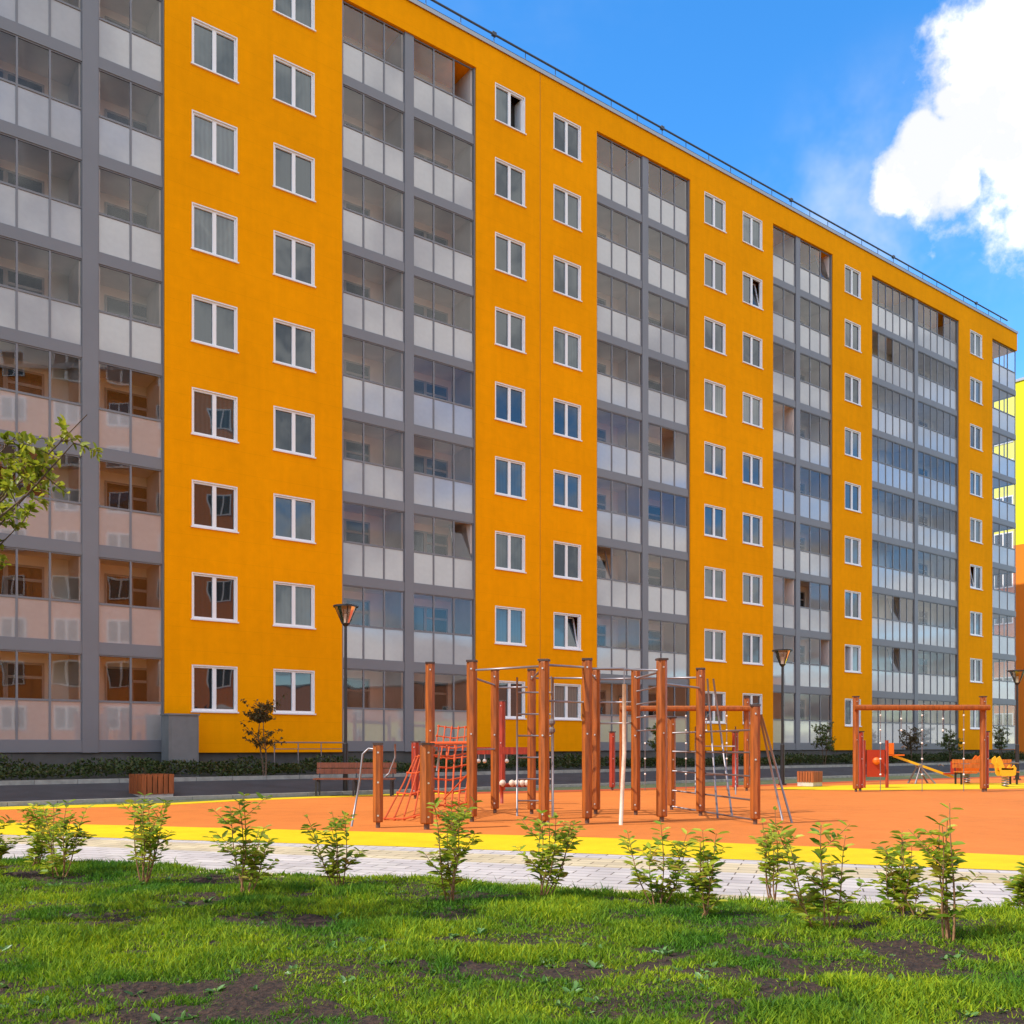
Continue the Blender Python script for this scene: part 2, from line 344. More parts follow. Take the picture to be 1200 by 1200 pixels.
# --- windows
def win_frame(u=0):
    m=MB(); h=W/2; y0,y1=.004,TH-.03; t=.035
    # lining (white reveal boards)
    for (a,c,z0,z1) in ((-h+.002,-h+t,.002,WH-.002),(h-t,h-.002,.002,WH-.002),(-h+t,h-t,.002,t),(-h+t,h-t,WH-t,WH-.002)):
        m.box(a,c,y0,y1,z0,z1)
    m.box(-h-.03,h+.03,-.05,y0-.001,-.03,.012)   # sill
    q=.055; a,c=-h+t,h-t
    for (x0,x1,z0,z1) in ((a,a+q,t,WH-t),(c-q,c,t,WH-t),(-.06,.06,t,WH-t),(a+q,-.06,t,t+q),(a+q,-.06,WH-t-q,WH-t),(.06,c-q,t,t+q),(.06,c-q,WH-t-q,WH-t)):
        m.box(x0,x1,y1-.075,y1,z0,z1)
    return m
def pane_mesh(mode=None):
    m=MB(); h=W/2; a=-h+.09; z0,z1=.09,WH-.09; y=TH-.055
    def sash(x0,x1,tilt):
        if tilt=='open': 
            m.mi=1; m.quad((x0,.5,z0),(x1,.5,z0),(x1,.5,z1),(x0,.5,z1)); m.mi=0
            m.mi=2; m.box(x1-.04,x1,y,y+.5,z0,z1); m.mi=0   # sash swung into the room
            return
        if tilt=='tilt':
            dy=-.0; 
            m.mi=1; m.quad((x0,.5,z0),(x1,.5,z0),(x1,.5,z1),(x0,.5,z1))
            m.mi=0; m.quad((x0+.05,y,z0+.04),(x1-.05,y,z0+.04),(x1-.05-.02,y+.28,z1-.05),(x0+.05,y+.28,z1-.05))
            m.mi=2
            for (p,q) in (((x0,y-.01,z0),(x0,y+.27,z1)),((x1-.02,y-.01,z0),(x1-.02,y+.27,z1)),((x0,y-.01,z0+.02),(x1,y-.01,z0+.02)),((x0,y+.27,z1-.02),(x1,y+.27,z1-.02))):
                m.tube([p,q],.03,4)
            m.mi=0; return
        m.quad((x0,y,z0),(x1,y,z0),(x1,y,z1),(x0,y,z1))
    sash(a,-.05,mode[1] if mode and mode[0]=='L' else None); sash(.05,-a,mode[1] if mode and mode[0]=='R' else None)
    return m
frame0=win_frame().build('window',M['white'],b)
pane0=pane_mesh().build('pane',[M['pane'],M['dark'],M['white']],frame0)
special={(598,8):('R','open'),(882,7):('R','tilt'),(665,1):('R','tilt'),(999.5,1):('L','open'),(1144,3):('L','tilt')}
pm={}
first=True
cols=[(x,U(x)) for x in (252,345,598,665,838,882,999.5,1144)]+[('l',UL-3.0),('l',UL-6.6)]
# openings of the unseen stretch use the same width
for key,uc in cols:
    for k in range(9):
        if first: o,p=frame0,pane0; first=False
        else:
            o=frame0.copy(); COL.objects.link(o); p=pane0.copy(); COL.objects.link(p); p.parent=o
        o.location=(uc,0,WZ0+FL*k)
        sp=special.get((key,k))
        if sp:
            if sp not in pm:
                t=pane_mesh(sp); tmp=t.build('pane',[M['pane'],M['dark'],M['white']],b); pm[sp]=tmp.data; bpy.data.objects.remove(tmp)
            p.data=pm[sp]
        o['group']='white two sash windows of the block'
# --- balconies
def balcony(u0,u1,n,door,side=False,holes=()):
    """returns part meshes in coordinates of slab centre at u0"""
    L_=u1-u0; D=1.5; H=FL-.34; F0,F1=.10,.15
    base=MB(); base.box(0.002,L_-.002,F1+.02,D+.06,-.10,.10)
    base.mi=1
    z0,z1=.10,FL-.10
    base.quad((0.01,D,z0),(L_-.01,D,z0),(L_-.01,D,z1),(0.01,D,z1))
    base.mi=0
    base.box(.003,.07,F1+.021,D-.003,z0+.001,z1-.001)
    if not side: base.box(L_-.07,L_-.003,F1+.021,D-.003,z0+.001,z1-.001)
    fr=MB(); fr.box(0,L_,F0-.025,F1+.015,-.16,.16)
    pw=L_/n; mw=.028
    xs=[i*pw for i in range(n+1)]
    ra,rb=.16,FL-.16; tr=1.30
    for i,x in enumerate(xs):
        a=max(0,x-mw); c=min(L_,x+mw)
        fr.box(a,c,F0,F1,ra,tr-.03); fr.box(a,c,F0,F1,tr+.03,rb)
    fr.box(0,L_,F0,F1,tr-.03,tr+.03); 
    for i in range(n):
        for (za,zb) in ((ra,ra+.035),(rb-.04,rb)):
            fr.box(xs[i]+mw,xs[i+1]-mw,F0+.003,F1-.003,za,zb)
    cl=MB(); fp=MB()
    for i in range(n):
        y=F0+.025
        if ('o',i) in holes: pass
        elif ('t',i) in holes:
            cl.quad((xs[i]+mw,y,tr+.03),(xs[i+1]-mw,y,tr+.03),(xs[i+1]-mw,y+.35,rb-.1),(xs[i]+mw,y+.35,rb-.1))
            fr.tube([(xs[i+1]-mw-.02,y,tr+.03),(xs[i+1]-mw-.02,y+.35,rb-.1)],.022,4); fr.tube([(xs[i]+mw+.02,y,tr+.03),(xs[i]+mw+.02,y+.35,rb-.1)],.022,4)
        else: cl.quad((xs[i]+mw,y,tr+.03),(xs[i+1]-mw,y,tr+.03),(xs[i+1]-mw,y,rb-.035),(xs[i]+mw,y,rb-.035))
        fp.quad((xs[i]+mw,y,ra+.035),(xs[i+1]-mw,y,ra+.035),(xs[i+1]-mw,y,tr-.03),(xs[i]+mw,y,tr-.03))
    if side:
        ns=2; ps=(D-F1)/ns
        fr.box(L_-.05,L_,F1+.016,D,-.16,.16)
        for i in range(1,ns+1):
            yy=F1+i*ps; fr.box(L_-.05,L_-.005,yy-.05,yy,ra,rb)
        fr.box(L_-.05,L_-.005,F1+.001,D-.055,tr-.03,tr+.03)
        cl.quad((L_-.03,F1,tr+.03),(L_-.03,D,tr+.03),(L_-.03,D,rb),(L_-.03,F1,rb)); fp.quad((L_-.03,F1,ra),(L_-.03,D,ra),(L_-.03,D,tr-.03),(L_-.03,F1,tr-.03))
    dw=MB(); y=D-.03
    if door is not None:
        a=door*L_; 
        def leaf(x0,x1,za,zb,bars=()):
            t=.06
            dw.mi=0
            dw.box(x0,x0+t,y-.03,y+.02,za,zb); dw.box(x1-t,x1,y-.03,y+.02,za,zb); dw.box(x0+t,x1-t,y-.03,y+.02,za,za+t); dw.box(x0+t,x1-t,y-.03,y+.02,zb-t,zb)
            for bz in bars: dw.box(x0+t,x1-t,y-.03,y+.02,bz-.04,bz+.04)
            dw.mi=1; dw.quad((x0+t,y,za+t),(x1-t,y,za+t),(x1-t,y,zb-t),(x0+t,y,zb-t))
        leaf(a,a+.75,.13,2.42,(1.05,))
        leaf(a+.752,a+1.75,.95,2.42,(2.0,))
    return base,fr,cl,fp,dw
units=[('A1',U(-20),U97,3,.0),('A2',U116,-.04,2,.28),('B1',U(403),U(475.5),3,-.0),('B2',U(486),U(556.5),3,.22),('C1',U(701),U(754),3,.0),('C2',U(761),U(808),3,.18),
       ('D1',U(907),U(934),2,None),('D2',U(939),U(975.3),3,.2),('E1',U(1023),U(1073),6,.05),('E2',U(1077),U(1123.3),6,.4),('F1',U(1164),UE,3,None)]
opens={('B2',8):(('o',2),),('B2',2):(('t',2),),('D2',8):(('t',2),),('C1',2):(('t',0),),('C2',4):(('o',1),),('E1',7):(('o',0),('o',2)),('E2',8):(('o',3),),('D1',5):(('o',1),),('D1',2):(('o',1),),('E1',2):(('t',3),),('C2',8):(),('E1',1):(('t',3),),('D2',1):(('o',2),),('D2',2):(('o',0),)}
names=('balcony','glazing_frame','clear_glass','frosted_panel','balcony_door')
mats=((M['conc'],M['conc_back']),(M['grey'],),(M['clear'],),(M['frost'],),(mat('taupe door frame',(.30,.27,.26),.5),M['backpane']))
cache={}
for (nm,u0,u1,n,door) in units:
    for k in range(9):
        key=(nm,opens.get((nm,k),()))
        if key not in cache:
            parts=balcony(u0,u1,n,door,nm=='F1',key[1])
            mes=[]
            for mb,name,mm in zip(parts,names,mats):
                if not mb.v: mes.append(None); continue
                t=mb.build(name,list(mm)); mes.append(t.data); bpy.data.objects.remove(t)
            cache[key]=mes
        mes=cache[key]
        root=link('balcony',mes[0],b,(u0,0,EYE+FL*k)); root['group']='glazed balconies of the block'
        for name,me in zip(names[1:],mes[1:]):
            if me: link(name,me,root)
for (a,c) in ((U97,U116),(-.04,-.003),(U(401)+.003,U(403)),(U(475.5),U(486)),(U(556.5),U(558)-.003),(U(699.5)+.003,U(701)),(U(754),U(761)),(U(808),U(809)-.003),(U(934),U(939)),(U(1073),U(1077)),(U(906)+.003,U(907)),(U(975.3),U(976)-.003),(U(1022)+.003,U(1023)),(U(1123.3),U(1124)-.003),(U(-20)-.45+.003,U(-20)),(U(1163)+.003,U(1164))):
    p=MB().box(a+.001,c-.001,.055,1.5,EYE-.17,ZBT-.004).build('pillar',M['grey'],b)

# ------------------------------------------------------------------ neighbours
def plain_block(name,label,loc,rz,L_,H_,D_,lower,upper,zsplit,ncol,nrow=9):
    """front face runs along local x at y=0 facing -y"""
    r=empty(name,loc,rz); tag(r,label,'apartment building')
    m=MB(); m.box(0,L_,0,D_,0,zsplit); m.build('wall',lower,r)
    if H_>zsplit: MB().box(0,L_,0,D_,zsplit+.002,H_).build('upper_wall',upper,r)
    MB().box(-.1,L_+.1,-.1,D_+.1,H_+.003,H_+.2).build('roof_edge',M['cap'],r)
    f=MB(); h=.75
    for (a,c,z0,z1) in ((-h,-h+.09,0,1.5),(h-.09,h,0,1.5),(-.06,.06,.09,1.41),(-h+.09,h-.09,0,.09),(-h+.09,h-.09,1.41,1.5)): f.box(a,c,-.05,.0,z0,z1)
    f0=f.build('window',M['white'],r)
    g0=MB().box(-h+.09,h-.09,-.02,.0-.004,.09,1.41).build('pane',M['pane'],f0)
    one=True
    for i in range(ncol):
        for k in range(nrow):
            if one: o=f0; one=False
            else:
                o=f0.copy(); COL.objects.link(o); g=g0.copy(); COL.objects.link(g); g.parent=o
            o.location=((i+.5)*L_/ncol,-.003,EYE+1.1+k*2.8)
    return r
yel=mat('lemon render',(.74,.72,.01),.85,noise=(.4,.05)); org=mat('deep orange render',(.72,.20,.005),.85,noise=(.4,.05))
# block closing the far end of the courtyard, standing across
pf=fac(UE+13,-19)
plain_block('yellow_orange_block','distant apartment block, lemon yellow above and orange below, at the right edge',(pf[0],pf[1],0),ROT-math.pi/2,17,29.3,13,org,yel,16.8,5)
# block beside the lawn, right of the camera: seen in the window reflections
pa=Vector((11.5,-5.5,0)); pb=Vector((20.3,11.3,0)); dd=(pb-pa)
ang=math.atan2(dd.y,dd.x)
plain_block('opposite_block','orange apartment block across the lawn that shows mirrored in the left windows',tuple(pb),ang+math.pi,dd.length,25.5,11,org,org,25.5,6)

cor=mat('coral render',(.55,.20,.10),.85,noise=(.4,.05)); pal=mat('pale yellow render',(.6,.5,.12),.85,noise=(.4,.05))
plain_block('coral_block','coral and yellow low apartment block far to the right, mirrored in the lowest windows',(88,45,0),-math.pi/2,110,10,13,pal,cor,4.8,16,2)
# ------------------------------------------------------------------ ground
def sheet(name,pts,z,m):
    mb=MB(); mb.quad(*[(p[0],p[1],z) for p in pts]); o=mb.build(name,m); tag(o,kind='structure'); return o
# one ground sheet in facade strips (rises gently towards the block)
g=MB(); vs=[(3000,-.012),(5.9,-.012),(2.75,.37),(-300,.37),(-3000,.37)]
for i in range(len(vs)-1):
    (va,za),(vb,zb)=vs[i],vs[i+1]
    g.quad(fac(-3000,va,za),fac(3000,va,za),fac(3000,vb,zb),fac(-3000,vb,zb))
tag(g.build('ground',M['ground']),kind='structure')
g=MB(); g.quad(fac(-45,5.5,.045),fac(120,5.5,.045),fac(120,2.9,.36),fac(-45,2.9,.36)); tag(g.build('road',M['asphalt']),kind='structure')
def kerb(name,v0,v1,zb,zt,u0=-45,u1=120):
    m=MB(); n=int((u1-u0)/1.0)
    for i in range(n):
        a=u0+i*(u1-u0)/n; c=u0+(i+1)*(u1-u0)/n-.012
        p=[fac(a,v0),fac(c,v0),fac(c,v1),fac(a,v1)]
        s=len(m.v); m.v+=[(q[0],q[1],zb) for q in p]+[(q[0],q[1],zt) for q in p]
        for f in ((0,3,2,1),(4,5,6,7),(0,1,5,4),(1,2,6,5),(2,3,7,6),(3,0,4,7)): m.f.append(tuple(s+t for t in f)); m.m.append(0)
    return tag(m.build(name,M['kerb']),kind='structure')
kerb('kerb',2.9,2.75,.2,.47); kerb('kerb',5.66,5.5,-.1,.10)
def interp(P):
    X=[p[0] for p in P]; Y=[p[1] for p in P]
    def f(x):
        if x<X[0]: return Y[0]+(x-X[0])*(Y[1]-Y[0])/(X[1]-X[0])
        if x>X[-1]: return Y[-1]+(x-X[-1])*(Y[-1]-Y[-2])/(X[-1]-X[-2])
        return float(np.interp(x,X,Y))
    return f
near_or=interp([(-7.1,15.7),(-1.95,14.3),(.87,13.6),(6.04,11.26)])
near_ye=interp([(-6.1,13.5),(-1.68,12.3),(.73,11.5),(5.29,9.86)])
path_near=interp([(-6.0,10.6),(-4.78,10.15),(-1.27,9.0),(0,8.5),(2.13,7.6),(3.9,7.0)])
far_or=interp([(-16,17.5),(-11.3,20.2),(-7.9,21.6),(-6.5,23.4),(-4.6,24.8),(-2.4,26.2),(2.5,28.4),(8.5,32),(12.4,35),(20,40),(26,44)])
def strip(name,fa,fb,z,m,x0,x1,n=60,kind='structure'):
    mb=MB(); 
    xs=np.linspace(x0,x1,n)
    for i in range(n-1):
        a,c=xs[i],xs[i+1]; mb.quad((a,fa(a),z),(c,fa(c),z),(c,fb(c),z),(a,fb(a),z))
    return tag(mb.build(name,m),kind=kind)
strip('playground_surface',near_or,far_or,.0,M['orange_rubber'],-16,24)
strip('yellow_border',near_ye,near_or,.0,M['yellow_rubber'],-30,26)
strip('yellow_edge',lambda x:far_or(x)-.7-max(0,(-3-x))*.07,lambda x:far_or(x),.004,M['yellow_rubber'],-16,-1.5)
strip('red_edge',lambda x:far_or(x)-.9,lambda x:far_or(x)-.0,.004,M['red_rubber'],-1.5,24)
strip('path',path_near,near_ye,-.004,M['paver'],-30,26)
# yellow field behind the right swing
mb=MB(); pts=[]
for i in range(40):
    t=2*math.pi*i/40; pts.append((px(1130,30.5)+6.6*math.cos(t)+.0,30.7+2.0*math.sin(t)+.28*6.6*math.cos(t),.008))
mb.quad(*pts); tag(mb.build('yellow_field',M['yellow_rubber']),kind='structure')
# lawn
def vnoise(X,Y,sc,seed=0):
    x=X*sc+1000; y=Y*sc+1000; xi=np.floor(x).astype(np.int64); yi=np.floor(y).astype(np.int64); fx=x-xi; fy=y-yi
    fx=fx*fx*(3-2*fx); fy=fy*fy*(3-2*fy)
    def h(a,b_): 
        n=(a*374761393+b_*668265263+seed*974711)&0x7fffffff; n=((n^(n>>13))*1274126177)&0x7fffffff; return ((n^(n>>16))&0xffff)/65535.
    return (h(xi,yi)*(1-fx)+h(xi+1,yi)*fx)*(1-fy)+(h(xi,yi+1)*(1-fx)+h(xi+1,yi+1)*fx)*fy
def lawn_h(X,Y):
    return .02+.05*(vnoise(X,Y,1.1,1)-.5)+.035*(vnoise(X,Y,3.5,2)-.5)+.02*(vnoise(X,Y,11,3)-.5)
pn=np.vectorize(path_near)
nx,ny=420,260
gx=np.linspace(-9,9,nx); T=np.linspace(0,1,ny)
GX,GT=np.meshgrid(gx,T); GY=-2+(pn(GX)+2)*GT
edge=np.clip((pn(GX)-GY)/.25,0,1)
GZ=(lawn_h(GX,GY)+.018*(vnoise(GX,GY,30,8)-.5)+.02)*edge-.01*(1-edge)+.01
idx=np.arange(nx*ny).reshape(ny,nx)
Fc=np.stack([idx[:-1,:-1],idx[:-1,1:],idx[1:,1:],idx[1:,:-1]],-1).reshape(-1,4)
tag(npmesh('lawn_soil',np.stack([GX,GY,GZ],-1).reshape(-1,3),Fc,M['soil'],smooth=True),kind='structure')
# grass blades
def dirt(X,Y): # 0 bare .. 1 full
    n=.30*vnoise(X,Y,.9,11)+.45*vnoise(X,Y,2.1,12)+.25*vnoise(X,Y,5,15)
    near=np.clip((6.2-Y)/2.0,0,1)
    n=n+.16*(vnoise(X,Y,8,13)-.5)+.10*(vnoise(X,Y,22,14)-.5)
    return np.clip((n-.235-.085*near)/.15,0,1)
NB=620000
by=3.4+8.2*rng.uniform(0,1,NB)**1.15; bx=rng.uniform(-1,1,NB)*(by*.62+.8)
keep=(by<pn(bx)+.03)
d=dirt(bx,by)*.93+.07
keep&=rng.uniform(0,1,NB)<d*np.clip(1.25-.03*by,0,1)
bx,by,d=bx[keep],by[keep],d[keep]
n=len(bx)
zb=lawn_h(bx,by)+.01
hh=rng.uniform(.025,.07,n)*(.45+1.0*vnoise(bx,by,2.3,21))*(.5+.5*d)
tall=rng.uniform(0,1,n)<.02; hh[tall]*=1.7
an=rng.uniform(0,2*np.pi,n); ln=rng.uniform(.1,.9,n)*hh; wd=rng.uniform(.0024,.0052,n)*(1+ .05*by)
la=rng.uniform(0,2*np.pi,n)
sx,sy=np.cos(an)*wd,np.sin(an)*wd; lx,ly=np.cos(la)*ln,np.sin(la)*ln
V=np.zeros((n,5,3)); 
V[:,0]=np.stack([bx-sx,by-sy,zb],-1); V[:,1]=np.stack([bx+sx,by+sy,zb],-1)
V[:,2]=np.stack([bx+sx*.8+lx*.3,by+sy*.8+ly*.3,zb+hh*.6],-1); V[:,3]=np.stack([bx-sx*.8+lx*.3,by-sy*.8+ly*.3,zb+hh*.6],-1)
V[:,4]=np.stack([bx+lx,by+ly,zb+hh],-1)
i0=np.arange(n)*5
tr=np.concatenate([np.stack([i0,i0+1,i0+2],-1),np.stack([i0,i0+2,i0+3],-1),np.stack([i0+3,i0+2,i0+4],-1)])
tag(npmesh('grass',V.reshape(-1,3),tr,M['grass']),'short patchy green grass growing through bare soil','grass',kind='stuff')

# ------------------------------------------------------------------ foliage
def leaves_np(P,Dr,Ln,Wd,rg,fold=.25):
    """P base points, Dr directions, length, width -> verts, faces"""
    n=len(P); P=np.asarray(P); Dr=np.asarray(Dr); Dr=Dr/np.linalg.norm(Dr,axis=1,keepdims=True)
    up=np.tile([0,0,1.],(n,1))+rg.normal(0,.35,(n,3)); sd=np.cross(Dr,up); sd/=np.linalg.norm(sd,axis=1,keepdims=True)+1e-9
    nr=np.cross(sd,Dr); L_=np.asarray(Ln)[:,None]; w_=np.asarray(Wd)[:,None]
    v=np.zeros((n,6,3)); v[:,0]=P; v[:,1]=P+Dr*L_*.35+sd*w_+nr*w_*fold; v[:,2]=P+Dr*L_*.75+sd*w_*.7+nr*w_*fold-nr*L_*.05
    v[:,3]=P+Dr*L_-nr*L_*.15; v[:,4]=P+Dr*L_*.75-sd*w_*.7+nr*w_*fold-nr*L_*.05; v[:,5]=P+Dr*L_*.35-sd*w_+nr*w_*fold
    i=np.arange(n)*6
    f=np.concatenate([np.stack([i,i+1,i+2,i+3],-1),np.stack([i,i+3,i+4,i+5],-1)])
    return v.reshape(-1,3),f
def shrub(x,yb,yt,wpx,label,lm='leaf',name='shrub',dens=1.0,seed=0,zbase=None,Z=None,group='young leafy shrubs along the lawn edge',lsz=1.0,nst=None,cat='shrub',bare=.2):
    rg=np.random.default_rng(seed+100); Z=Z or gz(yb); X=px(x,Z)
    z0=float(lawn_h(np.array([X]),np.array([Z]))[0]) if zbase is None else zbase
    H=(yb-yt)/F*Z*1.06; Rr=wpx/2/F*Z*1.12
    r=empty(name,(X,Z,z0)); tag(r,label,cat,group)
    st=MB(); P=[];D=[];Ls=[]
    ns=nst or int(4+Rr*6)
    for s in range(ns):
        a=rg.uniform(0,6.28); rr=Rr*rg.uniform(.2,.55+.4*(seed%3)/2+.15); h=H*(rg.uniform(.5+.12*(seed%4),1.0) if s else 1.0)
        if s==0: rr*=.3
        base=np.array([rg.normal(0,.025),rg.normal(0,.025),-.02]); tip=np.array([math.cos(a)*rr,math.sin(a)*rr,h])
        pts=[]; k=9
        for i in range(k+1):
            t=i/k; p=base+(tip-base)*np.array([t**.8,t**.8,t])+np.array([math.sin(t*5+a)*.015,math.cos(t*4+a)*.015,0]); pts.append(p)
        st.tube(pts,[.007*(1-.75*i/k)*(H/.7) for i in range(k+1)],5)
        def along(pts,n,t0,lz):
            for q in range(n):
                t=t0+(1-t0)*(q+rg.uniform(0,1))/n; i=min(int(t*(len(pts)-1)),len(pts)-2); fr=t*(len(pts)-1)-i
                p=pts[i]*(1-fr)+pts[i+1]*fr; dr=(pts[i+1]-pts[i]); dr=dr/np.linalg.norm(dr)
                for sgn in (0,math.pi):
                    b_=q*2.4+sgn+rg.uniform(-.4,.4); o=np.array([math.cos(b_),math.sin(b_),0])
                    P.append(p); D.append(o*1.0+dr*rg.uniform(.25,.9)+np.array([0,0,-.1])); Ls.append(lz*rg.uniform(.6,1.15)*(1.05-.25*t))
        along(pts,int(13*dens*H/.7),bare+rg.uniform(0,.12),.115*lsz)
        for tw in range(int(4*dens)):       # side twigs
            t=rg.uniform(.2,.85); i=int(t*k); p=pts[i]; b_=rg.uniform(0,6.28); l=rg.uniform(.08,.2)*H/.7
            e=p+np.array([math.cos(b_)*l,math.sin(b_)*l,l*.9]); tp=[p,(p+e)/2+np.array([0,0,-.01]),e]
            st.tube(tp,[.0035,.0028,.0015],4); along(tp,int(6),.1,.10*lsz)
    st.build('stem',M['stem'],r)
    v,f=leaves_np(P,D,np.array(Ls),np.array(Ls)*.20,rg); npmesh('foliage',v,f,M[lm],r)
    return r
SH=[(-8,1032,950,70,'shrub cut by the left edge of the photo at the lawn edge'),
(38,1020,948,70,'slim shrub with reddish top leaves at far left'),
(70,1032,945,80,'bushy shrub second from the left, beside the reddish slim one'),
(168,1040,938,100,'wide bushy shrub right below the slatted wooden planter'),
(285,1050,935,85,'full green shrub with bare brown soil at its foot, left of the bench'),
(398,1046,955,68,'compact shrub standing below and left of the shortest wooden post'),
(528,1065,948,95,'tall loose shrub in front of the rope net posts'),
(638,1058,960,92,'broad shrub in front of the middle pair of tall posts'),
(768,1062,962,78,'shrub with leafless reddish foot below the pale climbing pole'),
(828,1082,980,70,'low shrub with yellow foot between the pale pole and the leaning ladder'),
(905,1058,958,50,'thin upright shrub in front of the leaning ladder'),
(962,1104,982,85,'nearest dark green shrub just right of the leaning ladder'),
(1056,1080,985,60,'small narrow shrub left of the tallest right shrub'),
(1112,1112,955,75,'tallest right shrub, airy, with orange leaves at its foot'),
(1200,1078,1018,60,'small shrub cut by the right edge of the photo')]
for i,s in enumerate(SH): shrub(*s,seed=i,dens=.85 if i not in (13,10) else .6)
shrub(1068,1085,1000,40,'tiny sparse sprig beside the tallest right shrub',seed=40,dens=.5,nst=3)
# low weeds in the lawn
def weeds():
    rg=np.random.default_rng(5); P=[];D=[];Ls=[]
    for q in range(330):
        Y=rg.uniform(4.2,10); X=rg.uniform(-.6,.6)*Y
        if Y>path_near(X)-.1: continue
        z=float(lawn_h(np.array([X]),np.array([Y]))[0])+.01; s=rg.uniform(.03,.075)
        for k in range(rg.integers(5,10)):
            a=rg.uniform(0,6.28); P.append((X+rg.normal(0,.01),Y+rg.normal(0,.01),z+.012)); D.append((math.cos(a),math.sin(a),rg.uniform(.2,1.1))); Ls.append(s*rg.uniform(.6,1.2))
    v,f=leaves_np(P,D,np.array(Ls),np.array(Ls)*.22,rg); o=npmesh('weeds',v,f,leafmat('weed leaf',[(.06,.17,.03),(.12,.25,.05),(.16,.30,.10)],.3,.35)); tag(o,'small broad leaved weeds scattered in the grass','weeds',kind='stuff')
weeds()
# dry clods and chips on the bare soil
def clods():
    rg=np.random.default_rng(9); m=MB(); c=0
    while c<2600:
        Y=rg.uniform(4,9); X=rg.uniform(-.6,.6)*Y
        if Y>path_near(X)-.1: continue
        if dirt(np.array([X]),np.array([Y]))[0]>.5: continue
        z=float(lawn_h(np.array([X]),np.array([Y]))[0])+.012; r=rg.uniform(.006,.022)
        m.ball((X,Y,z),r*rg.uniform(.7,1.2),6,4); c+=1
    tag(m.build('soil_clods',M['soil']),'dark clods of earth on the bare patches','soil',kind='stuff')
clods()
# dark planting along the foot of the block
def hedge():
    rg=np.random.default_rng(3); n=42000; u=rg.uniform(-9,52,n); v=rg.uniform(.25,2.3,n)
    hgt=.62*(.45+.75*vnoise(u,v*1.0,.9,4))*(1-.35*np.abs(v-1.2)); z=.38+hgt*rg.uniform(.1,1,n)**.6
    keep=vnoise(u,v,1.4,9)>.22; u,v,z=u[keep],v[keep],z[keep]; n=len(u)
    X=ORG[0]+SA*u+CA*v; Y=ORG[1]+CA*u-SA*v
    P=np.stack([X,Y,z],-1); D=rg.normal(0,1,(n,3)); D[:,2]=np.abs(D[:,2])+.2
    L_=rg.uniform(.06,.13,n); vv,f=leaves_np(P,D,L_,L_*.3,rg)
    tag(npmesh('ground_cover',vv,f,M['leaf_dark']),'dark low planting along the foot of the orange block','planting',kind='stuff')
hedge()
# small trees in the bed
def young_tree(u,v,H,cr,label,seed,lm='leaf_brown',dens=1.0,trunks=2,crown_lo=.45,nm='young_tree',z0=.4,loc=None,lsz=.085,grp='young trees in the bed before the block'):
    rg=np.random.default_rng(seed); p0=loc or fac(u,v,z0); r=empty(nm,p0); tag(r,label,'tree',grp)
    st=MB(); P=[];D=[];Ls=[]
    for t_ in range(trunks):
        a=rg.uniform(0,6.28); off=np.array([math.cos(a),math.sin(a),0])*.06*(trunks>1)
        pts=[off+np.array([math.sin(i*.9+t_)*.03*i/3+off[0]*i*.35,math.cos(i*.7+t_)*.03*i/3+off[1]*i*.35,H*.8*i/8]) for i in range(9)]
        st.tube(pts,[.028*(1-.1*i) for i in range(9)],6)
        for b_ in range(int(11*dens)):
            i=int(rg.integers(int(8*crown_lo),8)); p=pts[i]; an=rg.uniform(0,6.28); l=cr*rg.uniform(.5,1)*(1.15-.07*i)
            e=p+np.array([math.cos(an)*l,math.sin(an)*l,l*rg.uniform(.3,1.0)]); mid=(p+e)/2+np.array([0,0,.05])
            st.tube([p,mid,e],[.011,.007,.003],5)
            for tw in range(5):
                t=rg.uniform(.35,1); q=p+(e-p)*t; an2=rg.uniform(0,6.28); l2=rg.uniform(.12,.3)*cr/.6; e2=q+np.array([math.cos(an2)*l2,math.sin(an2)*l2,l2*rg.uniform(-.2,.9)])
                st.tube([q,e2],[.004,.002],4)
                for lf in range(int(9*dens)):
                    t2=rg.uniform(.2,1); P.append(q+(e2-q)*t2+rg.normal(0,.015,3)); D.append(rg.normal(0,1,3)+np.array([0,0,.2])); Ls.append(lsz*rg.uniform(.6,1.2))
    st.build('trunk',M['bark'],r,smooth=True)
    v_,f=leaves_np(P,D,np.array(Ls),np.array(Ls)*.27,rg); npmesh('crown',v_,f,M[lm],r)
    return r
def on_plane(x,v):      # u of the vertical line through pixel column x at offset v
    best=min((abs(((fac(uu,v)[0])/(fac(uu,v)[1])*F+600)-x),uu) for uu in np.arange(-12,54,.05)); return best[1]
for i,(x,v,H,cr,lab,lm) in enumerate([(311,2.3,2.65,.7,'brown leaved young tree by the grey cabinet and first white windows','leaf_brown'),
   (965,2.2,2.3,.6,'dark green young tree right of the middle street lamp','leaf_sap'),
   (1069,2.2,2.3,.75,'dark leafy young tree behind the seesaw','leaf_brown'),
   (1112,2.2,2.2,.6,'young tree just left of the right rope frame post','leaf_sap'),
   (1172,2.2,2.4,.6,'young tree between the rope frame and the far right lamp','leaf_sap'),
   (771,2.2,2.2,.55,'green young tree behind the tall climbing posts','leaf_sap')]):
    young_tree(on_plane(x,v),v,H,cr,lab,50+i,lm,1.35)
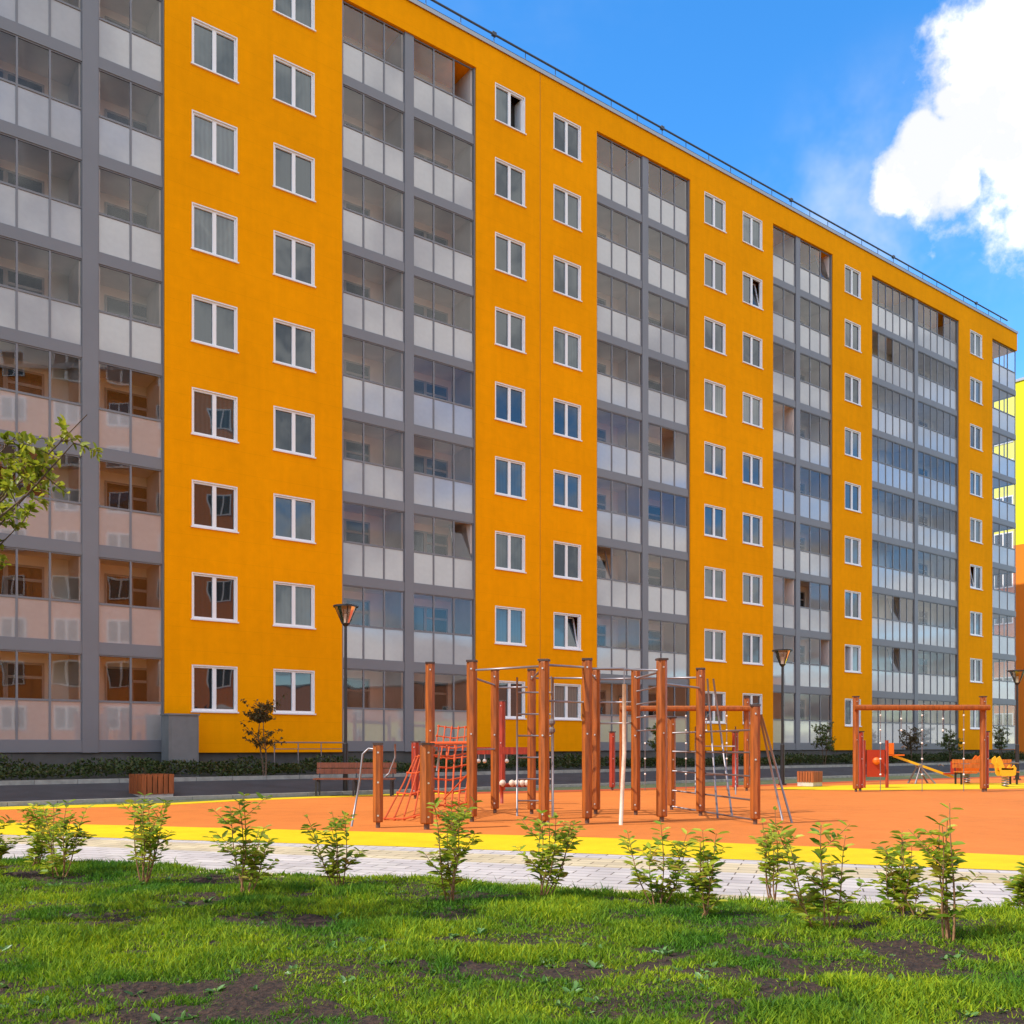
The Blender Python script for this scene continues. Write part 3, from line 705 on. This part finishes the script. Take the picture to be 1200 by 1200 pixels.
# tree at the left whose twigs reach into view
def twig_tree():
    rg=np.random.default_rng(12); o0=np.array([-4.75,6.1,0]); r=empty('roadside_tree',tuple(o0)); tag(r,'yellow green tree whose leafy twigs reach in from the left edge','tree')
    st=MB(); P=[];D=[];Ls=[]
    st.tube([(0,0,-.05),(.03,0,1.2),(-.02,.05,2.4),(.05,0,3.6),(0,.05,4.6)],[.085,.07,.055,.035,.012],8)
    def tip(x,y,Z): return np.array([px(x,Z),Z,EYE+(HZ-y)/F*Z])-o0
    ends=[(tip(100,487,6.1),2.1,1),(tip(62,515,6.3),2.1,1),(tip(48,560,5.9),1.9,1),(tip(20,505,6.2),2.2,1),(tip(28,610,6.0),1.7,1),(tip(8,575,5.9),1.7,1),(tip(85,520,5.8),2.0,1),(tip(30,540,6.4),2.0,1)]
    for q in range(16):
        a=rg.uniform(1.2,5.2); l=rg.uniform(.6,1.2); ends.append((np.array([math.cos(a)*l,math.sin(a)*l,rg.uniform(2.4,4.9)]),rg.uniform(1.7,3.9),0))
    for e,z0,vis in ends:
        b0=np.array([.02,.02,min(z0,e[2]-.3)]); k=7; pts=[b0+(e-b0)*t+np.array([0,0,-.22*math.sin(math.pi*t)*(1 if vis else .4)])+rg.normal(0,.012,3) for t in np.linspace(0,1,k)]
        st.tube(pts,[.022*(1-.85*i/(k-1)) for i in range(k)],6)
        for tw in range(16 if vis else 10):
            t=rg.uniform(.45,1.0); i=min(int(t*(k-1)),k-2); p=pts[i]+(pts[i+1]-pts[i])*(t*(k-1)-i)
            d=rg.normal(0,1,3)+np.array([.35,0,.4]); d/=np.linalg.norm(d); l=rg.uniform(.07,.26) if vis else rg.uniform(.1,.35); e2=p+d*l
            st.tube([p,e2],[.0045,.002],4)
            for lf in range(14): P.append(p+(e2-p)*rg.uniform(.2,1)+rg.normal(0,.008,3)); D.append(rg.normal(0,1,3)+d*.8); Ls.append(.062*rg.uniform(.6,1.25))
    st.build('trunk',M['bark'],r,smooth=True)
    v_,f=leaves_np(P,D,np.array(Ls),np.array(Ls)*.3,rg); npmesh('crown',v_,f,M['leaf_tree'],r)
twig_tree()

# ------------------------------------------------------------------ climbing frame
cf=empty('climbing_frame',(px(690,16.5),16.5,0)); tag(cf,'big climbing frame of tall orange wooden posts joined by steel bars','climbing frame')
CX,CY=cf.location.x,cf.location.y
def rel(p): return (p[0]-CX,p[1]-CY,p[2])
def make_post(parent,X,Y,H,wd,m,rz,cap=True):
    r=wd/2*1.08; mb=MB(); k=8; rings=[]
    for z,s in ((.09,.9),(.11,1),(H-.02,1),(H,.93)):
        n0=len(mb.v)
        for j in range(k):
            t=2*math.pi*(j+.5)/k + 0; q=1.0
            cx,cy=math.cos(t),math.sin(t); mm=max(abs(cx),abs(cy)); 
            sq=1/mm*.80+.12; mb.v.append((cx*r*s*sq,cy*r*s*sq,z))
        rings.append(n0)
    for a,c in zip(rings,rings[1:]):
        for j in range(k): mb.f.append((a+j,a+(j+1)%k,c+(j+1)%k,c+j)); mb.m.append(0)
    mb.f.append(tuple(rings[0]+j for j in range(k-1,-1,-1))); mb.m.append(0); mb.f.append(tuple(rings[-1]+j for j in range(k))); mb.m.append(0)
    o=mb.build('post',m,parent,(X,Y,0)); o.rotation_euler=(0,0,rz)
    if cap: MB().box(-r*.95,r*.95,-r*.95,r*.95,H+.002,H+.035).build('post_cap',M['rubber_cap'],o)
    ft=MB(); ft.tube([(0,0,-.02),(0,0,.089)],r*.42,8); ft.build('foot',M['footsteel'],o)
    bl=MB()
    for z in (H-.12,H*.55,.2): bl.tube([(0,-r*1.0,z),(0,-r*1.12,z)],.016,6)
    bl.build('bolt',M['bolt'],o)
    return o
posts={}
for key,x,yb,yt,wpx,red in [('a',443,970,873,12,0),('b',500,972,873,15,0),('c',504,952,778,11,0),('d',487,936,870,9,1),('e',553,963,776,12,0),('f',580,953,786,9.5,0),
   ('g',588,930,822,8,1),('h',623,954,786,10,0),('i',637.5,968,775,12,0),('j',688,965,774,12,0),('k',698,954,785,10.5,0),('l',745,955,786,10.5,0),
   ('m',775.5,963,774,12,0),('n',787,949,842,9,0),('o',821,956,785,10.5,0),('q',885,966,828,11.5,0)]:
    Z=gz(yb); H=(yb-yt)/F*Z; X=px(x,Z); posts[key]=(X,Z,H)
    make_post(cf,X-CX,Z-CY,H,wpx/F*Z,M['post_red'] if red else M['post'],R({'a':8,'b':20,'e':-5,'m':10}.get(key,random.uniform(-18,18))))
def P3(k,z): return (posts[k][0]-CX,posts[k][1]-CY,z)
def bar(a,c,z,z2=None,r=.02,name='crossbar',m='steel'):
    MB().tube([P3(a,z),P3(c,z if z2 is None else z2)],r,8).build(name,M[m],cf,smooth=True)
for a,c,z in (('e','i',2.62),('i','j',2.64),('j','m',2.62),('h','k',2.62),('f','h',2.45),('e','f',2.5),('k','l',2.6),('l','o',2.6),('m','o',2.4),('i','h',2.6),('j','k',2.6),('l','m',2.6)): bar(a,c,z)
for a,c,z in (('e','f',1.25),('c','e',1.35),('i','j',2.05),('k','l',2.15),('k','l',1.75)): bar(a,c,z,r=.018)
for z in (2.35,2.1,1.85,1.6): bar('l','m',z,r=.014)
# rungs of the wall bars between posts n and q
for z in (.40,.80,1.20,1.58,.04+.03): bar('n','q',z,r=.017,name='rung')
# ladder between f and i : two poles with rungs
def ladder(p0,p1,q0,q1,n,r=.019,skip=0,name='ladder'):
    m=MB(); m.tube([p0,p1],r,8); m.tube([q0,q1],r,8)
    for i in range(n):
        t=(i+.7)/(n+.4); a=Vector(p0).lerp(Vector(p1),t); c=Vector(q0).lerp(Vector(q1),t); m.tube([a,c],r*.85,6)
    return m.build(name,M['steel'],cf,smooth=True)
def W3(x,Z,z): return (px(x,Z)-CX,Z-CY,z)
ladder(W3(606,17.6,.0),W3(606,17.6,2.6),W3(648,17.6,.0),W3(648,17.6,2.6),6)
ladder(W3(841,17,.0),W3(829,18.3,2.62),W3(858,17.2,.0),W3(836,18.3,2.62),0)
ladder(W3(917,16.6,.0),W3(890,16.2,1.85),W3(928,16.0,.0),W3(892,16,1.85),0)
ladder(W3(815,18.6,.35),W3(815,18.6,1.7),W3(862,18.6,.35),W3(862,18.6,1.7),2,r=.014)
m=MB(); m.tube([W3(727.5,15.6,0),W3(729,15.6,.5),W3(731.5,15.7,1.2),W3(731.5,15.8,2.35)],.034,10); m.build('climbing_pole',M['bamboo'],cf,smooth=True)
MB().tube([P3('j',2.62),W3(731.5,15.8,2.62),W3(731.5,15.8,2.3)],.018,8).build('pole_bracket',M['steel'],cf)
m=MB(); m.tube([W3(642,15.9,.0),W3(642,15.9,2.6)],.022,8); m.build('climbing_pole',M['steel'],cf)
# knobbly climbing rope with grips
m=MB(); m.tube([W3(646,17.3,2.6),W3(647,17.3,0)],.012,6)
for z in (1.75,1.6): m.ball(W3(646.5,17.3,z),.07)
m.build('knot_rope',M['ropedark'],cf)
# end hoops on the short posts
m=MB(); Z=15.3
m.tube([W3(443,Z,1.25),W3(432,Z,1.27),W3(425,Z,1.18),W3(421,Z,.7),W3(412,Z,0)],.018,8); m.build('grab_hoop',M['steel'],cf,smooth=True); m=MB(); m.tube([W3(463,17.5,1.35),W3(463,17.5,1.1),W3(456,17.5,.8),W3(450,17.5,.72)],.018,8)
m.build('grab_hoop',M['steel'],cf,smooth=True); m=MB(); m.tube([W3(508,15.6,1.3),W3(515,15.6,1.2),W3(512,15.8,.9)],.018,8)
m.build('grab_hoop',M['steel'],cf,smooth=True)
# rope net: slanted red net from the platform bar to the ground, between c and e
net=MB()
def netpatch(A_,B_,C_,D_,n,k,r=.014):
    A_,B_,C_,D_=map(Vector,(A_,B_,C_,D_))
    for i in range(n+1):
        t=i/n; a=A_.lerp(B_,t); c=D_.lerp(C_,t); net.tube([a,(a+c)/2-Vector((0,0,.05)),c],r,6)
    for jn in range(k+1):
        t=jn/k; a=A_.lerp(D_,t); c=B_.lerp(C_,t); net.tube([a,(a+c)/2-Vector((0,0,.05)),c],r,6)
        for i in range(n+1): net.ball(tuple(a.lerp(c,i/n)-Vector((0,0,.05*4*(i/n)*(1-i/n)))),.032,6,4)
netpatch(P3('c',1.35),W3(552,19.5,1.4),W3(545,17.0,.28),W3(506,16.8,.28),5,5,.018)
netpatch(W3(514,20.5,1.75),W3(553,20.5,1.75),W3(550,19.6,1.1),W3(508,19.6,1.1),5,3,.014)
netpatch(P3('d',1.05),W3(503,19,1.25),W3(497,16.2,.15),W3(451,16.6,.03),4,3,.016)
for a,c in ((W3(506,16.8,.3),W3(515,17,0)),(W3(545,17,.3),W3(552,16.5,0)),(W3(525,17.2,.25),W3(530,16.2,0)),(P3('e',.9),W3(520,17,.35)),(P3('e',.5),W3(536,16.6,.05))): net.tube([a,c],.014,6)
net.build('rope_net',M['rope'],cf)
m=MB(); m.tube([P3('c',1.37),P3('e',1.37)],.03,8); m.build('net_bar',M['rope'],cf)
# red bridge plank with hanging stones
m=MB(); a=W3(556,21,1.12); c=W3(621,21,1.12); m.box(a[0],c[0],a[1]-.06,a[1]+.06,1.13,1.29); m.build('beam',M['post_red'],cf)
m=MB()
for x in (561,568,594): m.tube([W3(x,21,1.13),W3(x,21,1.0)],.01,5); m.ball(W3(x,21,.98),.05)
m.build('hanging_grip',M['bolt'],cf)
m=MB()
for x in (589,600,606,612,618): m.ball(W3(x,21.5,.46),.085)
m.mi=1; m.tube([W3(586,21.5,.42),W3(622,21.5,.42)],.05,8); 
for x in (588,620): m.tube([W3(x,21.5,.42),W3(x,21.5,0)],.04,8)
m.build('balance_bar',[M['bamboo'],M['post_red']],cf,smooth=True)

# ------------------------------------------------------------------ rope frames
def rope_frame(label,x0,x1,Z,side):
    r=empty('rope_frame',(px(x0,Z),Z,0)); tag(r,label,'climbing frame','wooden rope frames at the back of the playground')
    Lx=px(x1,Z)-px(x0,Z)
    for xx in (0,Lx):
        make_post(r,xx,0,2.72,.16,M['post'],0)
        make_post(r,xx+side*.28,.35,1.72,.17,M['post_red'],R(10))
    m=MB(); m.tube([(-.08,-.12,2.42),(Lx+.12,-.12,2.42)],.085,8); m.build('beam',M['post'],r)
    for i in range(5):
        xx=Lx*(.18+.16*i*1.02); full=i%2==0
        m=MB(); m.tube([(xx,-.12,2.34),(xx,-.12,.02 if full else 1.75)],.011,5)
        m.mi=1
        for z in ((2.2,1.78,1.4,.95,.5) if full else (2.1,1.77)): m.ball((xx,-.12,z),.03)
        m.build('knot_rope',[M['ropedark'],M['whitepl']],r)
    return r
rope_frame('orange rope frame at the right with white grips, before the seesaw',1003,1152,27.0,.9)
rope_frame('rope frame partly hidden behind the big climbing frame posts',729,875,27.6,-.9)
# red play panel beside the right frame
r=empty('play_panel',(px(1026,29.5),29.5,0)); tag(r,'red play panel standing between the rope frame and the seesaw','play panel')
MB().box(-.28,.28,-.03,.03,.35,1.2).build('board',M['redpl'],r)
for s in (-.36,.36): MB().tube([(s,0,0),(s,0,1.5)],.05,8).build('post',M['post_red'],r)
m=MB(); m.ball((.0,-.08,.85),.12); m.build('knob',M['orangepl'],r)
# seesaw
Z=33; r=empty('seesaw',(px(1080,Z),Z,0)); tag(r,'seesaw with yellow board, orange seat up left and red seat down','seesaw')
x0,x1=px(1050,Z)-px(1080,Z),px(1112,Z)-px(1080,Z); z0,z1=.93,.28
m=MB(); m.tube([(x0-.1,0,z0+.05),(x1+.15,0,z1-.05)],.055,4); m.build('board',M['yellowpl'],r)
m=MB(); zc=z0+(z1-z0)*(-x0)/(x1-x0)
for s in (-1,1): m.tube([(0-.35,s*.3,0),(-.1,s*.12,zc),(.35,s*.3,0)],.035,8)
m.tube([(-.1,-.2,zc),(-.1,.2,zc)],.05,8); m.build('pivot',M['steel'],r)
for (x,z,mm) in ((x0,z0,'orangepl'),(x1,z1,'redpl')):
    s=MB(); s.box(x-.22,x+.22,-.2,.2,z+.05,z+.1); sg=-1 if x<0 else 1
    s.box(x+sg*.2-.04,x+sg*.2+.04,-.22,.22,z+.1,z+.5); s.build('seat',M[mm],r)
    MB().tube([(x-sg*.28,-.2,z+.35),(x-sg*.28,0,z+.4),(x-sg*.28,.2,z+.35)],.02,6).build('handle',M['steel'],r)
# orange bench and rockers at the far right
def spring_rocker(x,Z,label,mm,m2,sc=1):
    r=empty('spring_rocker',(px(x,Z),Z,0)); tag(r,label,'spring rocker','spring rockers by the far bench')
    pts=[(math.cos(t)*.1,math.sin(t)*.1,.03+t*.0125) for t in np.linspace(0,8*math.pi,60)]
    MB().tube(pts,.018,5).build('spring',M['steel'],r)
    b_=MB(); out=[(-.42,.4),(-.30,.36),(.3,.36),(.38,.42),(.45,.7),(.60,.78),(.58,.92),(.42,1.0),(.30,.86),(.16,.62),(-.2,.60),(-.34,.72),(-.46,.62)]
    for y in (-.14,.14):
        n0=len(b_.v); 
        for (a,c) in out: b_.v.append((a*sc,y-.02,c))
        for (a,c) in out: b_.v.append((a*sc,y+.02,c))
        k=len(out); b_.f.append(tuple(n0+i for i in range(k))); b_.m.append(0); b_.f.append(tuple(n0+k+i for i in range(k-1,-1,-1))); b_.m.append(0)
        for i in range(k): b_.f.append((n0+i,n0+(i+1)%k,n0+k+(i+1)%k,n0+k+i)); b_.m.append(0)
    b_.build('side_board',M[mm],r); MB().box(-.2,.18,-.16,.16,.56,.62).build('seat',M[m2],r)
    MB().tube([(.3,-.25,.78),(.3,.25,.78)],.02,6).build('handle',M['steel'],r)
    return r
spring_rocker(1178,30,'yellow spring rocker at the right edge of the playground','yellowpl','orangepl',-.6)
spring_rocker(1133,33,'orange spring rocker just left of the right frame post','orangepl','redpl',.9)
def bench(x0,x1,Z,zb,label,m,legm,legs=3,grp='park benches'):
    L_=px(x1,Z)-px(x0,Z); r=empty('park_bench',(px((x0+x1)/2,Z),Z,zb)); tag(r,label,'bench',grp)
    h=L_/2
    s=MB()
    for i in range(3): s.box(-h,h,-.26+i*.15,-.13+i*.15,.42,.455)
    s.build('seat',m,r)
    s=MB()
    for i in range(2): s.box(-h,h,.22+i*.03,.25+i*.03,.56+i*.16,.70+i*.16)
    s.build('backrest',m,r)
    for i in range(legs):
        xx=-h+.08+i*(L_-.16)/(legs-1); q=MB(); q.box(xx-.025,xx+.025,-.26,-.21,0,.415); q.box(xx-.025,xx+.025,.16,.21,0,.415); q.box(xx-.025,xx+.025,-.21,.16,.37,.415); q.tube([(xx,.2,.41),(xx,.30,.88)],.022,4); q.build('leg',legm,r)
    return r
bench(369,463,24.6,.02,'dark brown park bench with backrest below the left street lamp',M['bench'],M['black'])
bench(1120,1190,32.2,.0,'bright orange bench behind the rope frame at the right',woodmat('orange bench wood',(.55,.15,.02)),M['black'],2)
# planters
def planter(x,Z,w,h,label,zb):
    r=empty('wooden_planter',(px(x,Z),Z,zb)); r.rotation_euler=(0,0,R(42)); tag(r,label,'planter','slatted wooden planters')
    s=w/2/1.36
    MB().box(-s*.98,s*.98,-s*.98,s*.98,0,.14).build('base',mat('planter concrete',(.5,.47,.42),.9,noise=(8,.15)),r)
    m=MB(); n=6; st=2*s/n
    for i in range(n):
        a=-s+i*st+.008; c=a+st-.022
        m.box(a,c,-s-.012,-s+.012,.13,h); m.box(a,c,s-.012,s+.012,.13,h); m.box(-s-.012,-s+.012,a,c,.13,h); m.box(s-.012,s+.012,a,c,.13,h)
    m.build('slat_cladding',M['slat'],r); MB().box(-s+.02,s-.02,-s+.02,s-.02,.141,h-.06).build('soil_box',M['soil'],r)
planter(177.5,23.0,1.07,.61,'slatted wooden planter at the road left of the bench',.02)
planter(949,30.6,.78,.48,'small reddish slatted planter left of the right rope frame',.02)
# street lamps
def lamp(x,Z,yt,label,zb=0):
    H=EYE+(HZ-yt)/F*Z-zb; r=empty('street_lamp',(px(x,Z),Z,zb)); tag(r,label,'street lamp','black street lamps of the courtyard')
    m=MB(); m.tube([(0,0,0),(0,0,1.35),(0,0,1.38),(0,0,H-.55)],[.075,.07,.045,.04],12); m.tube([(0,0,0),(0,0,.04)],.14,12); m.build('pole',M['black'],r,smooth=False)
    g_=MB(); g_.tube([(0,0,H-.52),(0,0,H-.06)],[.09,.28],12,False); g_.build('lamp_glass',M['lampglass'],r)
    t=MB(); t.tube([(0,0,H-.06),(0,0,H-.02),(0,0,H)],[.34,.34,.12],16); t.tube([(0,0,H-.58),(0,0,H-.5)],[.05,.11],12)
    for i in range(4):
        a=i*math.pi/2+.4; t.tube([(math.cos(a)*.095,math.sin(a)*.095,H-.52),(math.cos(a)*.3,math.sin(a)*.3,H-.05)],.012,5)
    t.build('lamp_hood',M['black'],r)
    MB().tube([(0,0,H-.5),(0,0,H-.25)],[.05,.04],8).build('bulb',M['whitepl'],r)
lamp(405,25.6,709,'black street lamp beside the brown bench, before the left balconies',.03)
lamp(917,31.6,761,'black street lamp right of the big climbing frame',.02)
lamp(1192,36.5,785,'black street lamp at the right edge near the far block',.02)
# grey cabinet by the wall
ua=on_plane(197,1.0); uc=on_plane(233,1.0)
r=empty('utility_cabinet',fac((ua+uc)/2,1.0,.38),ROT); tag(r,'tall plain grey cabinet standing at the corner of the first orange wall','cabinet')
h=(uc-ua)/2-.02; MB().box(-h,h,0,.7,0,1.83).build('body',M['cabinet'],r); MB().box(-h-.03,h+.03,-.03,.73,1.832,1.88).build('cover',M['cabinet'],r)
MB().box(-h+.06,h-.06,-.015,-.002,.15,1.72).build('door',M['cabinet'],r)
# handrail on the ramp
r=empty('handrail',fac(on_plane(322,.9),.9,.38),ROT); tag(r,'thin grey handrail at the foot of the wall behind the young tree','handrail')
Lh=on_plane(402,.9)-on_plane(322,.9); m=MB(); m.tube([(0,0,1.05),(Lh,0,1.05)],.022,8); m.tube([(0,0,.85),(Lh,0,.85)],.014,6); m.build('rail',M['steel'],r)
for i in range(4): MB().tube([(Lh*i/3,0,0),(Lh*i/3,0,1.04)],.018,8).build('post',M['steel'],r)

# ------------------------------------------------------------------ camera, light, sky
cam=bpy.data.cameras.new('camera'); co=bpy.data.objects.new('camera',cam); COL.objects.link(co); S.camera=co
co.location=(0,0,EYE); co.rotation_euler=(R(90),0,0); cam.sensor_width=36; cam.sensor_fit='HORIZONTAL'; cam.lens=33.0; cam.shift_y=275/1200; cam.clip_end=6000; cam.clip_start=.05
BETA=R(12); EL=R(46)
dv=Vector((-SA,-CA,0)); nv=Vector((-CA,SA,0))      # towards the left along the block; away behind the block
sh=(dv*math.cos(BETA)+nv*math.sin(BETA)).normalized()
sdir=Vector((sh.x*math.cos(EL),sh.y*math.cos(EL),math.sin(EL)))
sun=bpy.data.lights.new('sun','SUN'); sun.energy=2.5; sun.angle=R(.5); sun.color=(1,.94,.84); so=bpy.data.objects.new('sun',sun); COL.objects.link(so)
so.rotation_euler=sdir.to_track_quat('Z','Y').to_euler()
wd=bpy.data.worlds.new('World'); S.world=wd; wd.use_nodes=True; nt=wd.node_tree; N=nt.nodes; L=nt.links
bg=N['Background']; STR=.15; bg.inputs['Strength'].default_value=STR
sky=N.new('ShaderNodeTexSky'); sky.sky_type='NISHITA'; sky.sun_disc=False; sky.sun_elevation=EL; sky.sun_rotation=math.atan2(sh.x,sh.y)
sky.altitude=200; sky.air_density=1.0; sky.dust_density=.3; sky.ozone_density=3.0
tc=N.new('ShaderNodeTexCoord'); nrm=N.new('ShaderNodeVectorMath'); nrm.operation='NORMALIZE'; L.new(tc.outputs['Generated'],nrm.inputs[0]); DIR=nrm.outputs[0]
def math_(op,a,b_=None,clamp=False):
    n=N.new('ShaderNodeMath'); n.operation=op; n.use_clamp=clamp
    for i,q in enumerate((a,b_)):
        if q is None: continue
        if isinstance(q,(int,float)): n.inputs[i].default_value=q
        else: L.new(q,n.inputs[i])
    return n.outputs[0]
def noise_(vec,sc,det=6,ro=.55):
    n=N.new('ShaderNodeTexNoise'); n.inputs['Scale'].default_value=sc; n.inputs['Detail'].default_value=det; n.inputs['Roughness'].default_value=ro; L.new(vec,n.inputs['Vector']); return n.outputs['Fac']
def ramp(v,a,c,lo=0,hi=1,smooth=True):
    n=N.new('ShaderNodeMapRange'); n.interpolation_type='SMOOTHSTEP' if smooth else 'LINEAR'; L.new(v,n.inputs[0]); n.inputs[1].default_value=a; n.inputs[2].default_value=c; n.inputs[3].default_value=lo; n.inputs[4].default_value=hi; return n.outputs[0]
def pdir(x,y): return Vector((x-600,F,HZ-y)).normalized()
field=None
for (x,y,r_) in [(1215,60,120),(1165,130,95),(1245,165,135),(1105,185,66),(1055,210,40),(1125,215,40),(1190,185,66),(1300,80,170),(1350,230,130),(1115,120,28),(1085,160,34),(1150,55,40)]:
    dn=N.new('ShaderNodeVectorMath'); dn.operation='DISTANCE'; L.new(DIR,dn.inputs[0]); d_=pdir(x,y); dn.inputs[1].default_value=d_
    rad=r_/F*d_.y*1.0
    s=math_('MULTIPLY',math_('SUBTRACT',1,math_('DIVIDE',dn.outputs['Value'],rad)),1.25)
    field=s if field is None else math_('MAXIMUM',field,s)
nz=noise_(DIR,9,8,.6); nz2=noise_(DIR,26,6,.6)
fv=math_('ADD',field,math_('ADD',math_('MULTIPLY',math_('SUBTRACT',nz,.5),1.9),math_('MULTIPLY',math_('SUBTRACT',nz2,.5),1.3)))
cum=ramp(fv,.02,.60)
# other clouds over the rest of the sky (mostly met in the reflections) 
sp=N.new('ShaderNodeSeparateXYZ'); L.new(DIR,sp.inputs[0])
zc=math_('ADD',math_('MAXIMUM',sp.outputs[2],0),.12)
cmb=N.new('ShaderNodeCombineXYZ'); L.new(math_('DIVIDE',sp.outputs[0],zc),cmb.inputs[0]); L.new(math_('DIVIDE',sp.outputs[1],zc),cmb.inputs[1])
gn=noise_(cmb.outputs[0],.9,8,.55)
back=ramp(sp.outputs[1],.05,.5,1,0)       # the part of the sky north-east of the block stays clear
gen=math_('MULTIPLY',ramp(gn,.38,.54),back)
wis=math_('MULTIPLY',ramp(noise_(cmb.outputs[0],1.6,6,.6),.5,.85),.22)
lowd=N.new('ShaderNodeVectorMath'); lowd.operation='DISTANCE'; L.new(DIR,lowd.inputs[0]); lowd.inputs[1].default_value=pdir(1040,270)
soft=math_('MULTIPLY',ramp(lowd.outputs['Value'],.0,.17,1,0),ramp(noise_(DIR,7,5,.6),.35,.7))
cov=math_('MAXIMUM',math_('MAXIMUM',cum,gen),math_('MAXIMUM',wis,math_('MULTIPLY',soft,.6)),True)
shade=math_('MULTIPLY',ramp(noise_(DIR,10,8,.6),.36,.58,.0,1.0),math_('MAXIMUM',ramp(fv,.1,.6,.5,1.0),ramp(sp.outputs[1],.3,.6,1,0)))
cc=N.new('ShaderNodeMix'); cc.data_type='RGBA'; cc.inputs['A'].default_value=(.31/STR,.33/STR,.37/STR,1); cc.inputs['B'].default_value=(.78/STR,.77/STR,.75/STR,1); shade=math_('MAXIMUM',shade,ramp(sp.outputs[1],.3,.6,0,.35)); L.new(shade,cc.inputs['Factor'])
hs=N.new('ShaderNodeHueSaturation'); hs.inputs['Saturation'].default_value=1.32; hs.inputs['Value'].default_value=1.15; L.new(sky.outputs[0],hs.inputs['Color'])
mx=N.new('ShaderNodeMix'); mx.data_type='RGBA'; L.new(cov,mx.inputs['Factor']); L.new(hs.outputs[0],mx.inputs['A']); L.new(cc.outputs['Result'],mx.inputs['B'])
L.new(mx.outputs['Result'],bg.inputs['Color'])
S.view_settings.view_transform='Standard'; S.view_settings.look='None'; S.view_settings.exposure=1.03; S.view_settings.gamma=1
S.render.engine='CYCLES'; S.cycles.transparent_max_bounces=16; S.cycles.max_bounces=8; S.cycles.diffuse_bounces=4
S.render.resolution_x=1024; S.render.resolution_y=1024
